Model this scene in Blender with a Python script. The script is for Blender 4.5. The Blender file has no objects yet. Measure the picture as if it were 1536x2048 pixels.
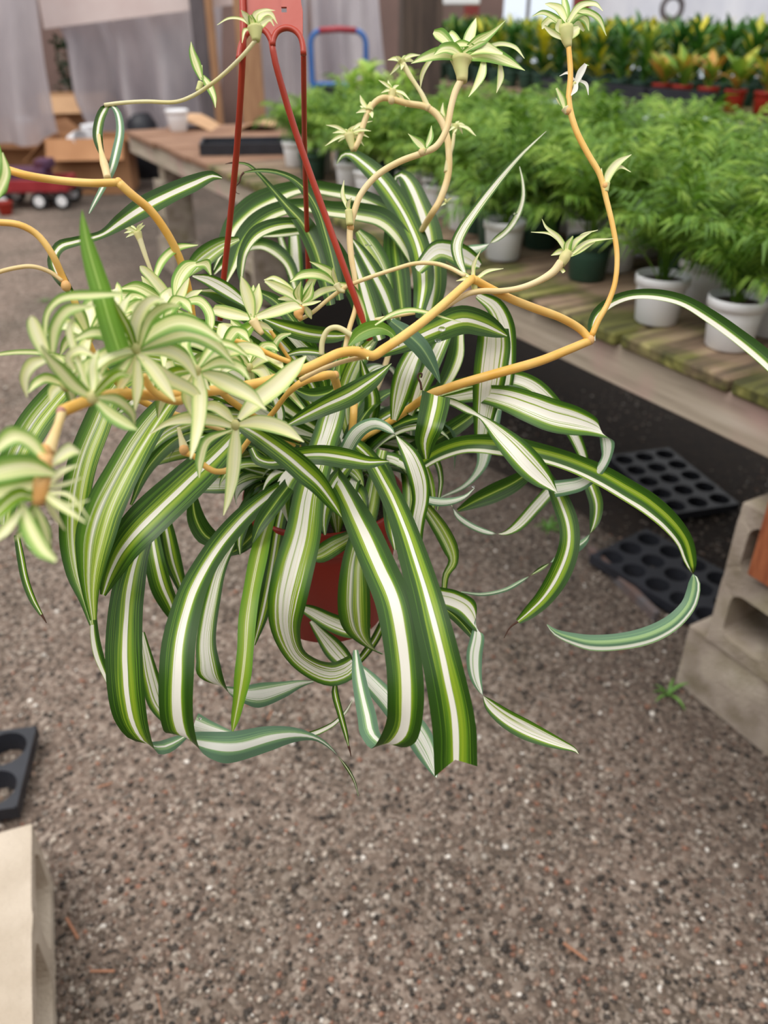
import bpy, bmesh, math, random
import numpy as np
from mathutils import Vector, Matrix
C = bpy.context.scene.collection
random.seed(7); rng = np.random.default_rng(7)
# ------------------------------------------------------------------ camera, world, light, exposure
TH = math.radians(31.5); CT, ST = math.cos(TH), math.sin(TH); F = 1620.0; H = 1.5
def at(px, py, d):
    """world point seen at photo pixel (px, py) at depth d along the optical axis (metres)"""
    u, v = (px-768)/F, (py-1024)/F
    return Vector((u*d, (CT - v*ST)*d, H - (ST + v*CT)*d))
def on_z(px, py, z):
    v = (py-1024)/F
    return at(px, py, (H-z)/(ST+v*CT))
sc = bpy.context.scene
cam = bpy.data.cameras.new('camera'); camo = bpy.data.objects.new('camera', cam); C.objects.link(camo)
cam.sensor_fit = 'VERTICAL'; cam.sensor_height = 36; cam.sensor_width = 27
cam.lens = F/2048*36; cam.clip_start = 0.02; cam.clip_end = 200
camo.location = (0, 0, H); camo.rotation_euler = (math.pi/2 - TH, 0, 0)
cam.dof.use_dof = True; cam.dof.focus_distance = 0.64; cam.dof.aperture_fstop = 5.4
sc.camera = camo
W = bpy.data.worlds.new('world'); sc.world = W; W.use_nodes = True
nt = W.node_tree; nt.nodes.clear()
wo = nt.nodes.new('ShaderNodeOutputWorld'); bg = nt.nodes.new('ShaderNodeBackground')
tc = nt.nodes.new('ShaderNodeTexCoord'); sp = nt.nodes.new('ShaderNodeSeparateXYZ')
rp = nt.nodes.new('ShaderNodeValToRGB'); rp.color_ramp.elements[0].position = 0.0; rp.color_ramp.elements[0].color = (.62, .67, .74, 1)
rp.color_ramp.elements[1].position = 0.7; rp.color_ramp.elements[1].color = (1.0, .985, .96, 1)
nt.links.new(tc.outputs['Generated'], sp.inputs[0]); nt.links.new(sp.outputs[2], rp.inputs[0])
nt.links.new(rp.outputs[0], bg.inputs[0]); bg.inputs[1].default_value = 1.18
nt.links.new(bg.outputs[0], wo.inputs[0])
sun = bpy.data.lights.new('sun', 'SUN'); sun.energy = 1.35; sun.angle = math.radians(35); sun.color = (1, .96, .9)
suno = bpy.data.objects.new('sun', sun); C.objects.link(suno)
suno.rotation_euler = (math.radians(22), math.radians(-18), 0); suno.location = (0, 0, 6)
sc.view_settings.view_transform = 'Standard'; sc.view_settings.look = 'None'
sc.view_settings.gamma = 1; sc.view_settings.use_curve_mapping = False; sc.view_settings.exposure = 0.32
try:
    sc.cycles.use_denoising = True
    sc.cycles.max_bounces = 8; sc.cycles.transparent_max_bounces = 12
except Exception: pass

# ------------------------------------------------------------------ helpers
def lin(h):
    h = h.lstrip('#'); c = [int(h[i:i+2], 16)/255 for i in (0, 2, 4)]
    return tuple((x/12.92 if x <= .04045 else ((x+.055)/1.055)**2.4) for x in c) + (1,)
MATS = {}
def new_mat(name):
    m = bpy.data.materials.new(name); m.use_nodes = True; MATS[name] = m
    n = m.node_tree.nodes; return m, n, m.node_tree.links, n['Principled BSDF']
def ramp(n, stops, interp='LINEAR'):
    r = n.new('ShaderNodeValToRGB'); cr = r.color_ramp; cr.interpolation = interp
    while len(cr.elements) > 1: cr.elements.remove(cr.elements[-1])
    cr.elements[0].position = stops[0][0]; cr.elements[0].color = stops[0][1]
    for p, c in stops[1:]:
        e = cr.elements.new(p); e.color = c
    return r
def simple_mat(name, col, rough=.6, col2=None, scale=20, bump=0.0, stretch=(1,1,1), spec=.5, detail=4, metal=0, lo=.35, hi=.65, gen='Object', bscale=None, trans=0, rand=0):
    m, n, l, b = new_mat(name)
    b.inputs['Roughness'].default_value = rough; b.inputs['Specular IOR Level'].default_value = spec
    b.inputs['Metallic'].default_value = metal
    tc = n.new('ShaderNodeTexCoord'); mp = n.new('ShaderNodeMapping'); mp.inputs['Scale'].default_value = stretch
    l.new(tc.outputs[gen], mp.inputs[0])
    nz = n.new('ShaderNodeTexNoise'); nz.inputs['Scale'].default_value = scale; nz.inputs['Detail'].default_value = detail
    l.new(mp.outputs[0], nz.inputs[0])
    r = ramp(n, [(lo, lin(col)), (hi, lin(col2 or col))]); l.new(nz.outputs[0], r.inputs[0])
    out = r.outputs[0]
    if rand:
        oi = n.new('ShaderNodeObjectInfo'); hs = n.new('ShaderNodeHueSaturation')
        mr = n.new('ShaderNodeMapRange'); mr.inputs[3].default_value = 1-rand; mr.inputs[4].default_value = 1+rand
        l.new(oi.outputs['Random'], mr.inputs[0]); l.new(mr.outputs[0], hs.inputs['Value']); l.new(out, hs.inputs['Color']); out = hs.outputs[0]
    l.new(out, b.inputs['Base Color'])
    if bump:
        nb = n.new('ShaderNodeTexNoise'); nb.inputs['Scale'].default_value = bscale or scale*3; nb.inputs['Detail'].default_value = 6
        l.new(mp.outputs[0], nb.inputs[0])
        bp = n.new('ShaderNodeBump'); bp.inputs['Strength'].default_value = bump; bp.inputs['Distance'].default_value = .01
        l.new(nb.outputs[0], bp.inputs['Height']); l.new(bp.outputs[0], b.inputs['Normal'])
    if trans:
        o = n['Material Output']; tr = n.new('ShaderNodeBsdfTranslucent'); mx = n.new('ShaderNodeMixShader'); mx.inputs[0].default_value = trans
        l.new(out, tr.inputs[0]); l.new(b.outputs[0], mx.inputs[1]); l.new(tr.outputs[0], mx.inputs[2]); l.new(mx.outputs[0], o.inputs[0])
    return m
def tag(o, label=None, cat=None, group=None, kind=None):
    if label: o['label'] = label
    if cat: o['category'] = cat
    if group: o['group'] = group
    if kind: o['kind'] = kind
    return o
def empty(name, loc=(0,0,0), rz=0):
    o = bpy.data.objects.new(name, None); C.objects.link(o); o.location = loc; o.rotation_euler = (0,0,rz); o.empty_display_size = .05
    return o
def link(name, me, mat, parent=None, loc=None, rot=None, smooth=False):
    if mat is not None and len(me.materials) == 0: me.materials.append(mat)
    o = bpy.data.objects.new(name, me); C.objects.link(o)
    if parent: o.parent = parent
    if loc is not None: o.location = loc
    if rot is not None: o.rotation_euler = rot
    if smooth: me.polygons.foreach_set('use_smooth', [True]*len(me.polygons))
    return o
def mesh(name, v, f):
    me = bpy.data.meshes.new(name); me.from_pydata([tuple(p) for p in v], [], f); me.update(); return me
class MB:
    """collects pieces of one part in one mesh"""
    def __init__(s): s.v = []; s.f = []
    def add(s, v, f):
        k = len(s.v); s.v += [tuple(p) for p in v]; s.f += [tuple(i+k for i in q) for q in f]
    def box(s, c, size, R=None, bev=0):
        x, y, z = [a/2 for a in size]; b = min(bev, x*.9, y*.9, z*.9)
        R = R or Matrix.Identity(3); c = Vector(c)
        if b <= 0:
            v = [Vector((i*x, j*y, k*z)) for i in (-1,1) for j in (-1,1) for k in (-1,1)]
            f = [(0,1,3,2),(4,6,7,5),(0,4,5,1),(2,3,7,6),(0,2,6,4),(1,5,7,3)]
            s.add([c + R@p for p in v], f); return
        bm = bmesh.new(); bmesh.ops.create_cube(bm, size=1)
        bmesh.ops.scale(bm, vec=size, verts=bm.verts)
        bmesh.ops.bevel(bm, geom=bm.edges[:], offset=b, segments=1, affect='EDGES')
        bm.verts.ensure_lookup_table()
        s.add([c + R@p.co for p in bm.verts], [[q.index for q in g.verts] for g in bm.faces]); bm.free()
    def tube(s, pts, r, n=8, cap=True):
        pts = [Vector(p) for p in pts]; rs = r if isinstance(r, (list, tuple, np.ndarray)) else [r]*len(pts)
        v = []; f = []; up = None
        for i, p in enumerate(pts):
            t = (pts[min(i+1, len(pts)-1)] - pts[max(i-1, 0)]).normalized()
            if up is None: up = Vector((0,0,1)) if abs(t.z) < .9 else Vector((1,0,0))
            a = t.cross(up).normalized(); up = a.cross(t).normalized()
            for k in range(n):
                w = 2*math.pi*k/n; v.append(p + (a*math.cos(w) + up*math.sin(w))*rs[i])
        for i in range(len(pts)-1):
            for k in range(n): f.append((i*n+k, i*n+(k+1)%n, (i+1)*n+(k+1)%n, (i+1)*n+k))
        if cap: f.append(tuple(range(n))[::-1]); f.append(tuple((len(pts)-1)*n+k for k in range(n)))
        s.add(v, f)
    def lathe(s, prof, n=24, c=(0,0,0)):
        v = []; f = []
        for r, z in prof:
            for k in range(n): w = 2*math.pi*k/n; v.append((c[0]+r*math.cos(w), c[1]+r*math.sin(w), c[2]+z))
        for i in range(len(prof)-1):
            for k in range(n): f.append((i*n+k, i*n+(k+1)%n, (i+1)*n+(k+1)%n, (i+1)*n+k))
        s.add(v, f)
    def disc(s, r, z, n=24, c=(0,0,0)):
        s.add([(c[0]+r*math.cos(2*math.pi*k/n), c[1]+r*math.sin(2*math.pi*k/n), c[2]+z) for k in range(n)], [tuple(range(n))])
    def mesh(s, name): return mesh(name, s.v, s.f)
    def build(s, name, mat, parent=None, smooth=False, loc=None, rot=None): return link(name, s.mesh(name), mat, parent, loc, rot, smooth)
def cat_rom(P, m):
    """resample control rows (k x n array) with a centripetal-ish Catmull-Rom, m points"""
    P = np.array(P, float); k = len(P)
    d = np.linalg.norm(np.diff(P[:, :2], axis=0), axis=1) if P.shape[1] > 1 else np.ones(k-1)
    t = np.concatenate([[0], np.cumsum(np.maximum(d, 1e-6))])
    ts = np.linspace(0, t[-1], m); out = np.zeros((m, P.shape[1]))
    T = np.zeros_like(P)
    for i in range(k):
        a, b = max(i-1, 0), min(i+1, k-1); T[i] = (P[b]-P[a])/max(t[b]-t[a], 1e-9)
    for j, x in enumerate(ts):
        i = min(max(np.searchsorted(t, x)-1, 0), k-2); h = t[i+1]-t[i]; s = (x-t[i])/h
        out[j] = (2*s**3-3*s*s+1)*P[i] + (s**3-2*s*s+s)*h*T[i] + (-2*s**3+3*s*s)*P[i+1] + (s**3-s*s)*h*T[i+1]
    return out
# ------------------------------------------------------------------ leaf materials
DK, DK2, GR, LM, YG, WH, CR = map(lin, ('#2a4b0d', '#355c13', '#56811b', '#93ad2b', '#bccb66', '#f6f2e6', '#e9e8c4'))
def leaf_mat(name, s1, s2, streak=(.52,.60), dens=26, trans=.22, rough=.36, pale=1.0, backval=1.0, backsat=.75, hue=.53, screen=(.10,.17,.12,1)):
    m, n, l, b = new_mat(name)
    uv = n.new('ShaderNodeTexCoord'); sx = n.new('ShaderNodeSeparateXYZ'); l.new(uv.outputs['UV'], sx.inputs[0])
    oi = n.new('ShaderNodeObjectInfo')
    def math_(op, a, c=None):
        q = n.new('ShaderNodeMath'); q.operation = op
        for i, x in enumerate((a, c)):
            if x is None: continue
            if isinstance(x, (int, float)): q.inputs[i].default_value = x
            else: l.new(x, q.inputs[i])
        return q.outputs[0]
    seed = math_('MULTIPLY', oi.outputs['Random'], 60.0)
    # slow wobble of the stripes along the leaf
    cb0 = n.new('ShaderNodeCombineXYZ'); l.new(math_('MULTIPLY', sx.outputs[0], 2.0), cb0.inputs[0]); l.new(math_('MULTIPLY', sx.outputs[1], 2.2), cb0.inputs[1]); l.new(seed, cb0.inputs[2])
    n0 = n.new('ShaderNodeTexNoise'); n0.inputs['Scale'].default_value = 1.3; l.new(cb0.outputs[0], n0.inputs[0])
    wob = math_('MULTIPLY', math_('SUBTRACT', n0.outputs[0], .5), .16)
    shift = math_('MULTIPLY', math_('SUBTRACT', oi.outputs['Random'], .5), .08)
    u2 = math_('ADD', math_('ADD', sx.outputs[0], wob), shift)
    cb = n.new('ShaderNodeCombineXYZ'); l.new(math_('MULTIPLY', u2, float(dens)), cb.inputs[0]); l.new(math_('MULTIPLY', sx.outputs[1], .9), cb.inputs[1]); l.new(seed, cb.inputs[2])
    n1 = n.new('ShaderNodeTexNoise'); n1.inputs['Scale'].default_value = 1.0; n1.inputs['Detail'].default_value = 3.0; n1.inputs['Roughness'].default_value = .6; l.new(cb.outputs[0], n1.inputs[0])
    r1 = ramp(n, s1); r2 = ramp(n, s2); l.new(u2, r1.inputs[0]); l.new(u2, r2.inputs[0])
    rs = ramp(n, [(streak[0], (0,0,0,1)), (streak[1], (1,1,1,1))]); l.new(n1.outputs[0], rs.inputs[0])
    mx = n.new('ShaderNodeMix'); mx.data_type = 'RGBA'; l.new(rs.outputs[0], mx.inputs[0]); l.new(r1.outputs[0], mx.inputs[6]); l.new(r2.outputs[0], mx.inputs[7])
    hs = n.new('ShaderNodeHueSaturation'); hs.inputs['Saturation'].default_value = backsat; hs.inputs['Value'].default_value = backval; hs.inputs['Hue'].default_value = hue
    l.new(mx.outputs[2], hs.inputs['Color'])
    geo = n.new('ShaderNodeNewGeometry')
    msn = n.new('ShaderNodeMix'); msn.data_type = 'RGBA'; msn.blend_type = 'SCREEN'; msn.inputs[0].default_value = 1; l.new(hs.outputs[0], msn.inputs[6]); msn.inputs[7].default_value = screen
    m2 = n.new('ShaderNodeMix'); m2.data_type = 'RGBA'; l.new(geo.outputs['Backfacing'], m2.inputs[0]); l.new(mx.outputs[2], m2.inputs[6]); l.new(msn.outputs[2], m2.inputs[7])
    l.new(m2.outputs[2], b.inputs['Base Color']); b.inputs['Roughness'].default_value = rough; b.inputs['Specular IOR Level'].default_value = .45
    bp = n.new('ShaderNodeBump'); bp.inputs['Strength'].default_value = .10; bp.inputs['Distance'].default_value = .0006
    l.new(n1.outputs[0], bp.inputs['Height']); l.new(bp.outputs[0], b.inputs['Normal'])
    tr = n.new('ShaderNodeBsdfTranslucent'); l.new(m2.outputs[2], tr.inputs[0])
    ms = n.new('ShaderNodeMixShader'); ms.inputs[0].default_value = trans
    l.new(b.outputs[0], ms.inputs[1]); l.new(tr.outputs[0], ms.inputs[2]); l.new(ms.outputs[0], n['Material Output'].inputs[0])
    return m
LV = {}
LV['A'] = leaf_mat('leaf_narrow_white_centre',
    [(0,DK),(.20,DK),(.24,GR),(.36,LM),(.42,GR),(.435,WH),(.555,WH),(.57,LM),(.64,GR),(.72,DK2),(.78,DK),(1,DK)],
    [(0,DK2),(.16,GR),(.30,LM),(.42,LM),(.435,WH),(.555,WH),(.57,YG),(.66,LM),(.80,GR),(.9,DK2),(1,DK)])
LV['C'] = leaf_mat('leaf_wide_white_band',
    [(0,DK),(.22,DK),(.28,DK2),(.34,GR),(.38,LM),(.395,WH),(.62,WH),(.635,LM),(.70,GR),(.76,DK2),(1,DK)],
    [(0,DK2),(.18,DK),(.30,GR),(.38,LM),(.395,WH),(.57,WH),(.59,GR),(.62,YG),(.70,LM),(.84,GR),(.9,DK2),(1,DK)])
LV['B'] = leaf_mat('leaf_broad_white_centre',
    [(0,DK),(.10,DK2),(.16,GR),(.20,LM),(.23,WH),(.77,WH),(.80,LM),(.84,GR),(.92,DK2),(1,DK)],
    [(0,DK),(.10,GR),(.20,GR),(.27,LM),(.40,LM),(.47,CR),(.55,WH),(.60,LM),(.77,LM),(.86,GR),(1,DK2)], streak=(.53,.57), dens=19)
LV['M'] = leaf_mat('leaf_many_streaks',
    [(0,DK),(.12,DK2),(.2,GR),(.3,LM),(.36,WH),(.42,LM),(.52,GR),(.60,WH),(.66,LM),(.78,GR),(.9,DK2),(1,DK)],
    [(0,DK2),(.14,LM),(.3,YG),(.45,YG),(.6,LM),(.7,CR),(.8,GR),(1,DK)], streak=(.50,.56), dens=34)
LV['S'] = leaf_mat('leaf_white_towards_left_edge',
    [(0,DK2),(.05,GR),(.09,CR),(.33,CR),(.37,LM),(.46,GR),(.52,DK2),(.62,DK),(1,DK)],
    [(0,GR),(.08,YG),(.12,WH),(.33,WH),(.39,YG),(.5,LM),(.64,GR),(.8,DK2),(1,DK)])
LV['T'] = leaf_mat('leaf_white_towards_right_edge',
    [(0,DK),(.38,DK),(.44,GR),(.50,DK2),(.54,GR),(.58,LM),(.62,WH),(.93,WH),(.97,LM),(1,GR)],
    [(0,DK),(.3,DK2),(.5,GR),(.58,LM),(.62,CR),(.93,WH),(1,LM)])
LV['U'] = leaf_mat('leaf_thin_white_right_edge',
    [(0,DK),(.30,DK2),(.36,GR),(.42,LM),(.50,LM),(.55,GR),(.62,DK2),(.70,DK),(.78,GR),(.80,CR),(.93,WH),(.96,LM),(1,GR)],
    [(0,DK2),(.28,GR),(.36,LM),(.46,YG),(.52,LM),(.62,GR),(.72,DK2),(.8,WH),(.93,WH),(1,LM)])
LV['G'] = leaf_mat('leaf_dark_green',
    [(0,DK),(.40,DK),(.47,GR),(.49,YG),(.52,YG),(.54,GR),(.62,DK),(1,DK)],
    [(0,DK2),(.4,GR),(.48,LM),(.53,LM),(.6,GR),(1,DK2)])
LV['L'] = leaf_mat('leaf_lime',
    [(0,lin('#5d8f1d')),(.3,lin('#86ab2a')),(.42,LM),(.46,CR),(.56,CR),(.6,LM),(.75,lin('#7da428')),(1,lin('#5d8f1d'))],
    [(0,lin('#6d9b22')),(.4,LM),(.48,YG),(.55,YG),(.7,LM),(1,lin('#6d9b22'))])
LV['P'] = leaf_mat('leaf_pale_young',
    [(0,lin('#8fb466')),(.06,lin('#b5cd78')),(.14,lin('#faf6c6')),(.45,lin('#fdf9d4')),(.6,lin('#fbf7c4')),(.84,lin('#f1f1aa')),(.93,lin('#a9c66c')),(1,lin('#8fb466'))],
    [(0,lin('#a3c270')),(.15,lin('#dbe49a')),(.5,lin('#f2f2c6')),(.85,lin('#d8e392')),(1,lin('#a3c270'))], dens=14, trans=.22, backsat=.95, hue=.5, screen=(.03,.04,.02,1))
LV['Q'] = leaf_mat('leaf_young_green_edged',
    [(0,lin('#64963a')),(.12,lin('#83b04c')),(.2,lin('#eff0b0')),(.62,lin('#faf7c8')),(.68,lin('#bed47c')),(.84,lin('#80ab48')),(1,lin('#64963a'))],
    [(0,lin('#78a845')),(.3,lin('#c5d67e')),(.6,lin('#dbe29a')),(1,lin('#78a845'))], dens=16, trans=.22, backsat=.9, hue=.5, screen=(.03,.05,.03,1))
LV['N'] = leaf_mat('leaf_plain_green',
    [(0,lin('#5d8a22')),(.44,lin('#759f35')),(.49,lin('#b4cc72')),(.52,lin('#b4cc72')),(.57,lin('#759f35')),(1,lin('#5d8a22'))],
    [(0,lin('#63992c')),(.5,lin('#8fbb51')),(1,lin('#63992c'))], trans=.35)
LV['W'] = simple_mat('petal_white', '#fbf9ef', .5, trans=.3)
M_run = simple_mat('runner_orange', '#f4bb52', .40, '#fad07a', scale=30, trans=.15)
M_run2 = simple_mat('runner_pale', '#f2d595', .45, '#f7e3b3', scale=30, trans=.2)
M_run3 = simple_mat('runner_cream', '#e9dfa6', .45, '#f0e9bf', scale=30, trans=.25)
M_node = simple_mat('runner_node', '#dda25e', .5, '#e8b878', scale=60)
M_sock = simple_mat('socket_yellow_green', '#d9dc94', .5, '#e8dc9c', scale=60, trans=.2)
M_purple = simple_mat('runner_node_purple', '#a8697a', .5, '#c99a7a', scale=60)
M_dry = simple_mat('dry_tip', '#4a2c1e', .8)
M_red = simple_mat('red_plastic', '#a63522', .38, '#ae3b27', scale=12, bump=.05)
M_redpot = simple_mat('red_pot_plastic', '#93200f', .45, '#9c2614', scale=10)
M_soil = simple_mat('soil', '#2b211a', .95, '#4a3a2c', scale=60, bump=.8)
M_droplet = new_mat('water_droplet')[0]
_b = M_droplet.node_tree.nodes['Principled BSDF']; _b.inputs['Transmission Weight'].default_value = 1; _b.inputs['Roughness'].default_value = .02; _b.inputs['IOR'].default_value = 1.33
# ------------------------------------------------------------------ ribbon leaf builder
def ribbon_mesh(name, rows, depths, seg=None, ncr=8, chan=.26, tip='point', wave=.0):
    """rows: (px, py, width_px[, image angle of the width]); positive width = upper face seen, negative = underside seen"""
    k = len(rows); xy = np.array([r[:2] for r in rows], float)
    tan = np.zeros_like(xy)
    for i in range(k):
        a, b = max(i-1, 0), min(i+1, k-1); tan[i] = xy[b]-xy[a]
    wv = []
    for i, r in enumerate(rows):
        if len(r) > 3: an = math.radians(r[3]); w = abs(r[2])
        else: an = math.atan2(tan[i][1], tan[i][0]) + math.pi/2; w = r[2]
        wv.append((math.cos(an)*w, math.sin(an)*w))
    d = np.array(depths, float)
    cum = np.concatenate([[0], np.cumsum(np.linalg.norm(np.diff(xy, axis=0), axis=1))]); cum /= cum[-1]
    dd = np.interp(cum, np.linspace(0, 1, len(d)), d) if len(d) > 1 else np.full(k, d[0])
    if len(d) > 2:
        dd = cat_rom(np.stack([np.linspace(0, 1, len(d)), d], 1), 200)[:, 1]; dd = np.interp(cum, np.linspace(0, 1, 200), dd)
    P = np.concatenate([xy, np.array(wv), dd[:, None]], 1)
    L = cum[-1]; m = seg or int(max(14, min(64, np.sum(np.linalg.norm(np.diff(xy, axis=0), axis=1))/9)))
    S = cat_rom(P, m)
    cen = [at(s[0], s[1], s[4]) for s in S]
    vs = []; uvs = []
    cl = [0]
    for i in range(1, m): cl.append(cl[-1] + (cen[i]-cen[i-1]).length)
    for i in range(m):
        T = (cen[min(i+1, m-1)] - cen[max(i-1, 0)]).normalized()
        s = S[i]; Wd = at(s[0]+s[2]/2, s[1]+s[3]/2, s[4]) - at(s[0]-s[2]/2, s[1]-s[3]/2, s[4])
        wl = Wd.length; N = Wd.cross(T)
        N = N.normalized() if N.length > 1e-9 else Vector((0,0,1))
        for j in range(ncr+1):
            q = j/ncr*2-1
            off = (abs(q)**1.4)*chan*wl*.5 - chan*wl*.18
            if wave: off += wave*wl*math.sin(cl[i]*90+q*2)*q*q
            cut = T*(wl*float(np.interp(q, [-1,0,1], [0,-.13,.2]))) if tip == 'cut' and i == m-1 else Vector((0,0,0))
            vs.append(cen[i] + Wd*(q*.5) + N*off + cut); uvs.append(((q+1)/2, cl[i]*4))
    fs = []
    for i in range(m-1):
        for j in range(ncr):
            a = i*(ncr+1)+j; fs.append((a, a+1, a+ncr+2, a+ncr+1))
    me = mesh(name, vs, fs)
    ul = me.uv_layers.new(name='UVMap'); li = np.zeros(len(me.loops), int); me.loops.foreach_get('vertex_index', li)
    ul.data.foreach_set('uv', np.array(uvs)[li].ravel())
    me.polygons.foreach_set('use_smooth', [True]*len(me.polygons))
    return me
# ------------------------------------------------------------------ ground
def ground_mat():
    m, n, l, b = new_mat('gravel_ground')
    tc = n.new('ShaderNodeTexCoord')
    vo = n.new('ShaderNodeTexVoronoi'); vo.inputs['Scale'].default_value = 85; l.new(tc.outputs['Object'], vo.inputs[0])
    r1 = ramp(n, [(0, lin('#2b2420')), (.3, lin('#56493f')), (.6, lin('#7d6e62')), (.85, lin('#9c8e82')), (1, lin('#b5a89c'))])
    sx = n.new('ShaderNodeSeparateColor'); l.new(vo.outputs['Color'], sx.inputs[0]); l.new(sx.outputs[0], r1.inputs[0])
    nz = n.new('ShaderNodeTexNoise'); nz.inputs['Scale'].default_value = 2.2; nz.inputs['Detail'].default_value = 5; l.new(tc.outputs['Object'], nz.inputs[0])
    r2 = ramp(n, [(.35, lin('#5c5146')), (.5, lin('#7b6a5f')), (.65, lin('#8d796d'))]); l.new(nz.outputs[0], r2.inputs[0])
    mx = n.new('ShaderNodeMix'); mx.data_type = 'RGBA'; mx.inputs[0].default_value = .5; l.new(r1.outputs[0], mx.inputs[6]); l.new(r2.outputs[0], mx.inputs[7])
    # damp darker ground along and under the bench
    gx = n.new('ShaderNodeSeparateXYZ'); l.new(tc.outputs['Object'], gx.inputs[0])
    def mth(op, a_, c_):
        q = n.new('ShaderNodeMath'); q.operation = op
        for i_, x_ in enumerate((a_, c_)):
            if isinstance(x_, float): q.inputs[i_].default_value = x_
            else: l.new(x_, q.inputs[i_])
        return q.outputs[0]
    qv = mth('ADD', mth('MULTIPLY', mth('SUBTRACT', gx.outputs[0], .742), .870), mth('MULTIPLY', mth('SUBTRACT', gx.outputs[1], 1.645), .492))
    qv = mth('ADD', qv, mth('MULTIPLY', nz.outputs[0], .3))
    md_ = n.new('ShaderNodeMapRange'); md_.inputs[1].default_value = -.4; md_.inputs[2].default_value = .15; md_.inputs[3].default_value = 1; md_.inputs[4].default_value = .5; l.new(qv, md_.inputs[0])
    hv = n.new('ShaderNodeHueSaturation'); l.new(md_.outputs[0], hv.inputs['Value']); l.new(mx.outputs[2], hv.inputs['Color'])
    l.new(hv.outputs[0], b.inputs['Base Color']); b.inputs['Roughness'].default_value = .9
    bp = n.new('ShaderNodeBump'); bp.inputs['Strength'].default_value = .8; bp.inputs['Distance'].default_value = .008; bp.invert = True
    l.new(vo.outputs['Distance'], bp.inputs['Height']); l.new(bp.outputs[0], b.inputs['Normal']); return m
M_ground = ground_mat()
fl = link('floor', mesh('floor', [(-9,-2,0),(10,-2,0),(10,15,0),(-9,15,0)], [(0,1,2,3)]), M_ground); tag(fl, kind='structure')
# loose gravel as real small stones where the camera stands close
def stones(name, N, sampler, size, mat, zoff=0):
    t = (1+5**.5)/2
    iv = np.array([(-1,t,0),(1,t,0),(-1,-t,0),(1,-t,0),(0,-1,t),(0,1,t),(0,-1,-t),(0,1,-t),(t,0,-1),(t,0,1),(-t,0,-1),(-t,0,1)], float); iv /= np.linalg.norm(iv[0])
    fi = np.array([(0,11,5),(0,5,1),(0,1,7),(0,7,10),(0,10,11),(1,5,9),(5,11,4),(11,10,2),(10,7,6),(7,1,8),(3,9,4),(3,4,2),(3,2,6),(3,6,8),(3,8,9),(4,9,5),(2,4,11),(6,2,10),(8,6,7),(9,8,1)])
    xy = sampler(N); s = size[0]+(size[1]-size[0])*rng.random(N)**2.2
    sc_ = np.stack([s, s*rng.uniform(.6,1,N), s*rng.uniform(.4,.75,N)], 1)
    A = rng.uniform(0, 2*np.pi, N); B = rng.normal(0, .35, N)
    v = iv[None]*sc_[:, None]*(1+rng.uniform(-.22,.22,(N,12,1)))
    ca, sa, cb, sb = np.cos(A)[:,None], np.sin(A)[:,None], np.cos(B)[:,None], np.sin(B)[:,None]
    x, y, z = v[...,0], v[...,1], v[...,2]; y, z = y*cb-z*sb, y*sb+z*cb; x, y = x*ca-y*sa, x*sa+y*ca
    v = np.stack([x+xy[:,0:1], y+xy[:,1:2], z+(s*.22+zoff)[:,None]], 2).reshape(-1, 3)
    f = (fi[None]+12*np.arange(N)[:,None,None]).reshape(-1, 3)
    me = bpy.data.meshes.new(name); me.vertices.add(len(v)); me.vertices.foreach_set('co', v.ravel())
    me.loops.add(len(f)*3); me.loops.foreach_set('vertex_index', f.ravel()); me.polygons.add(len(f))
    me.polygons.foreach_set('loop_start', np.arange(0, len(f)*3, 3)); me.update(); me.validate()
    ca_ = me.color_attributes.new('stone', 'FLOAT_COLOR', 'POINT')
    pal = np.array([lin(c)[:3] for c in ('#8b7d72','#ab9f93','#675b51','#463e38','#95867a','#7a665a','#8d6553','#bfb5aa','#ddd6ce','#352e29','#716860','#9b7f6d')])
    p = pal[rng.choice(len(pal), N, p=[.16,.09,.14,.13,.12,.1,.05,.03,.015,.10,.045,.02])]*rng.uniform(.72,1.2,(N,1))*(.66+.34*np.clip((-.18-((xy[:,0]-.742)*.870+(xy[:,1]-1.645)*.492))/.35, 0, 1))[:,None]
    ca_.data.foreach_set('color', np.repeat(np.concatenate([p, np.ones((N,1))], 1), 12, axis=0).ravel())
    o = link(name, me, mat); return o
m, n, l, b = new_mat('gravel_stone'); at_ = n.new('ShaderNodeAttribute'); at_.attribute_name = 'stone'; l.new(at_.outputs[0], b.inputs['Base Color']); b.inputs['Roughness'].default_value = .75
M_stone = m
def near_sampler(N):
    # denser towards the camera, thinning with distance
    d = .35 + 3.4*rng.random(N)**1.5; w = .35 + d*.62
    return np.stack([rng.uniform(-1, 1, N)*w, d], 1)
gv = stones('gravel', 52000, near_sampler, (.0028, .0085), M_stone); tag(gv, 'loose grey and brown gravel scattered over the whole ground', 'gravel', kind='stuff')
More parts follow.
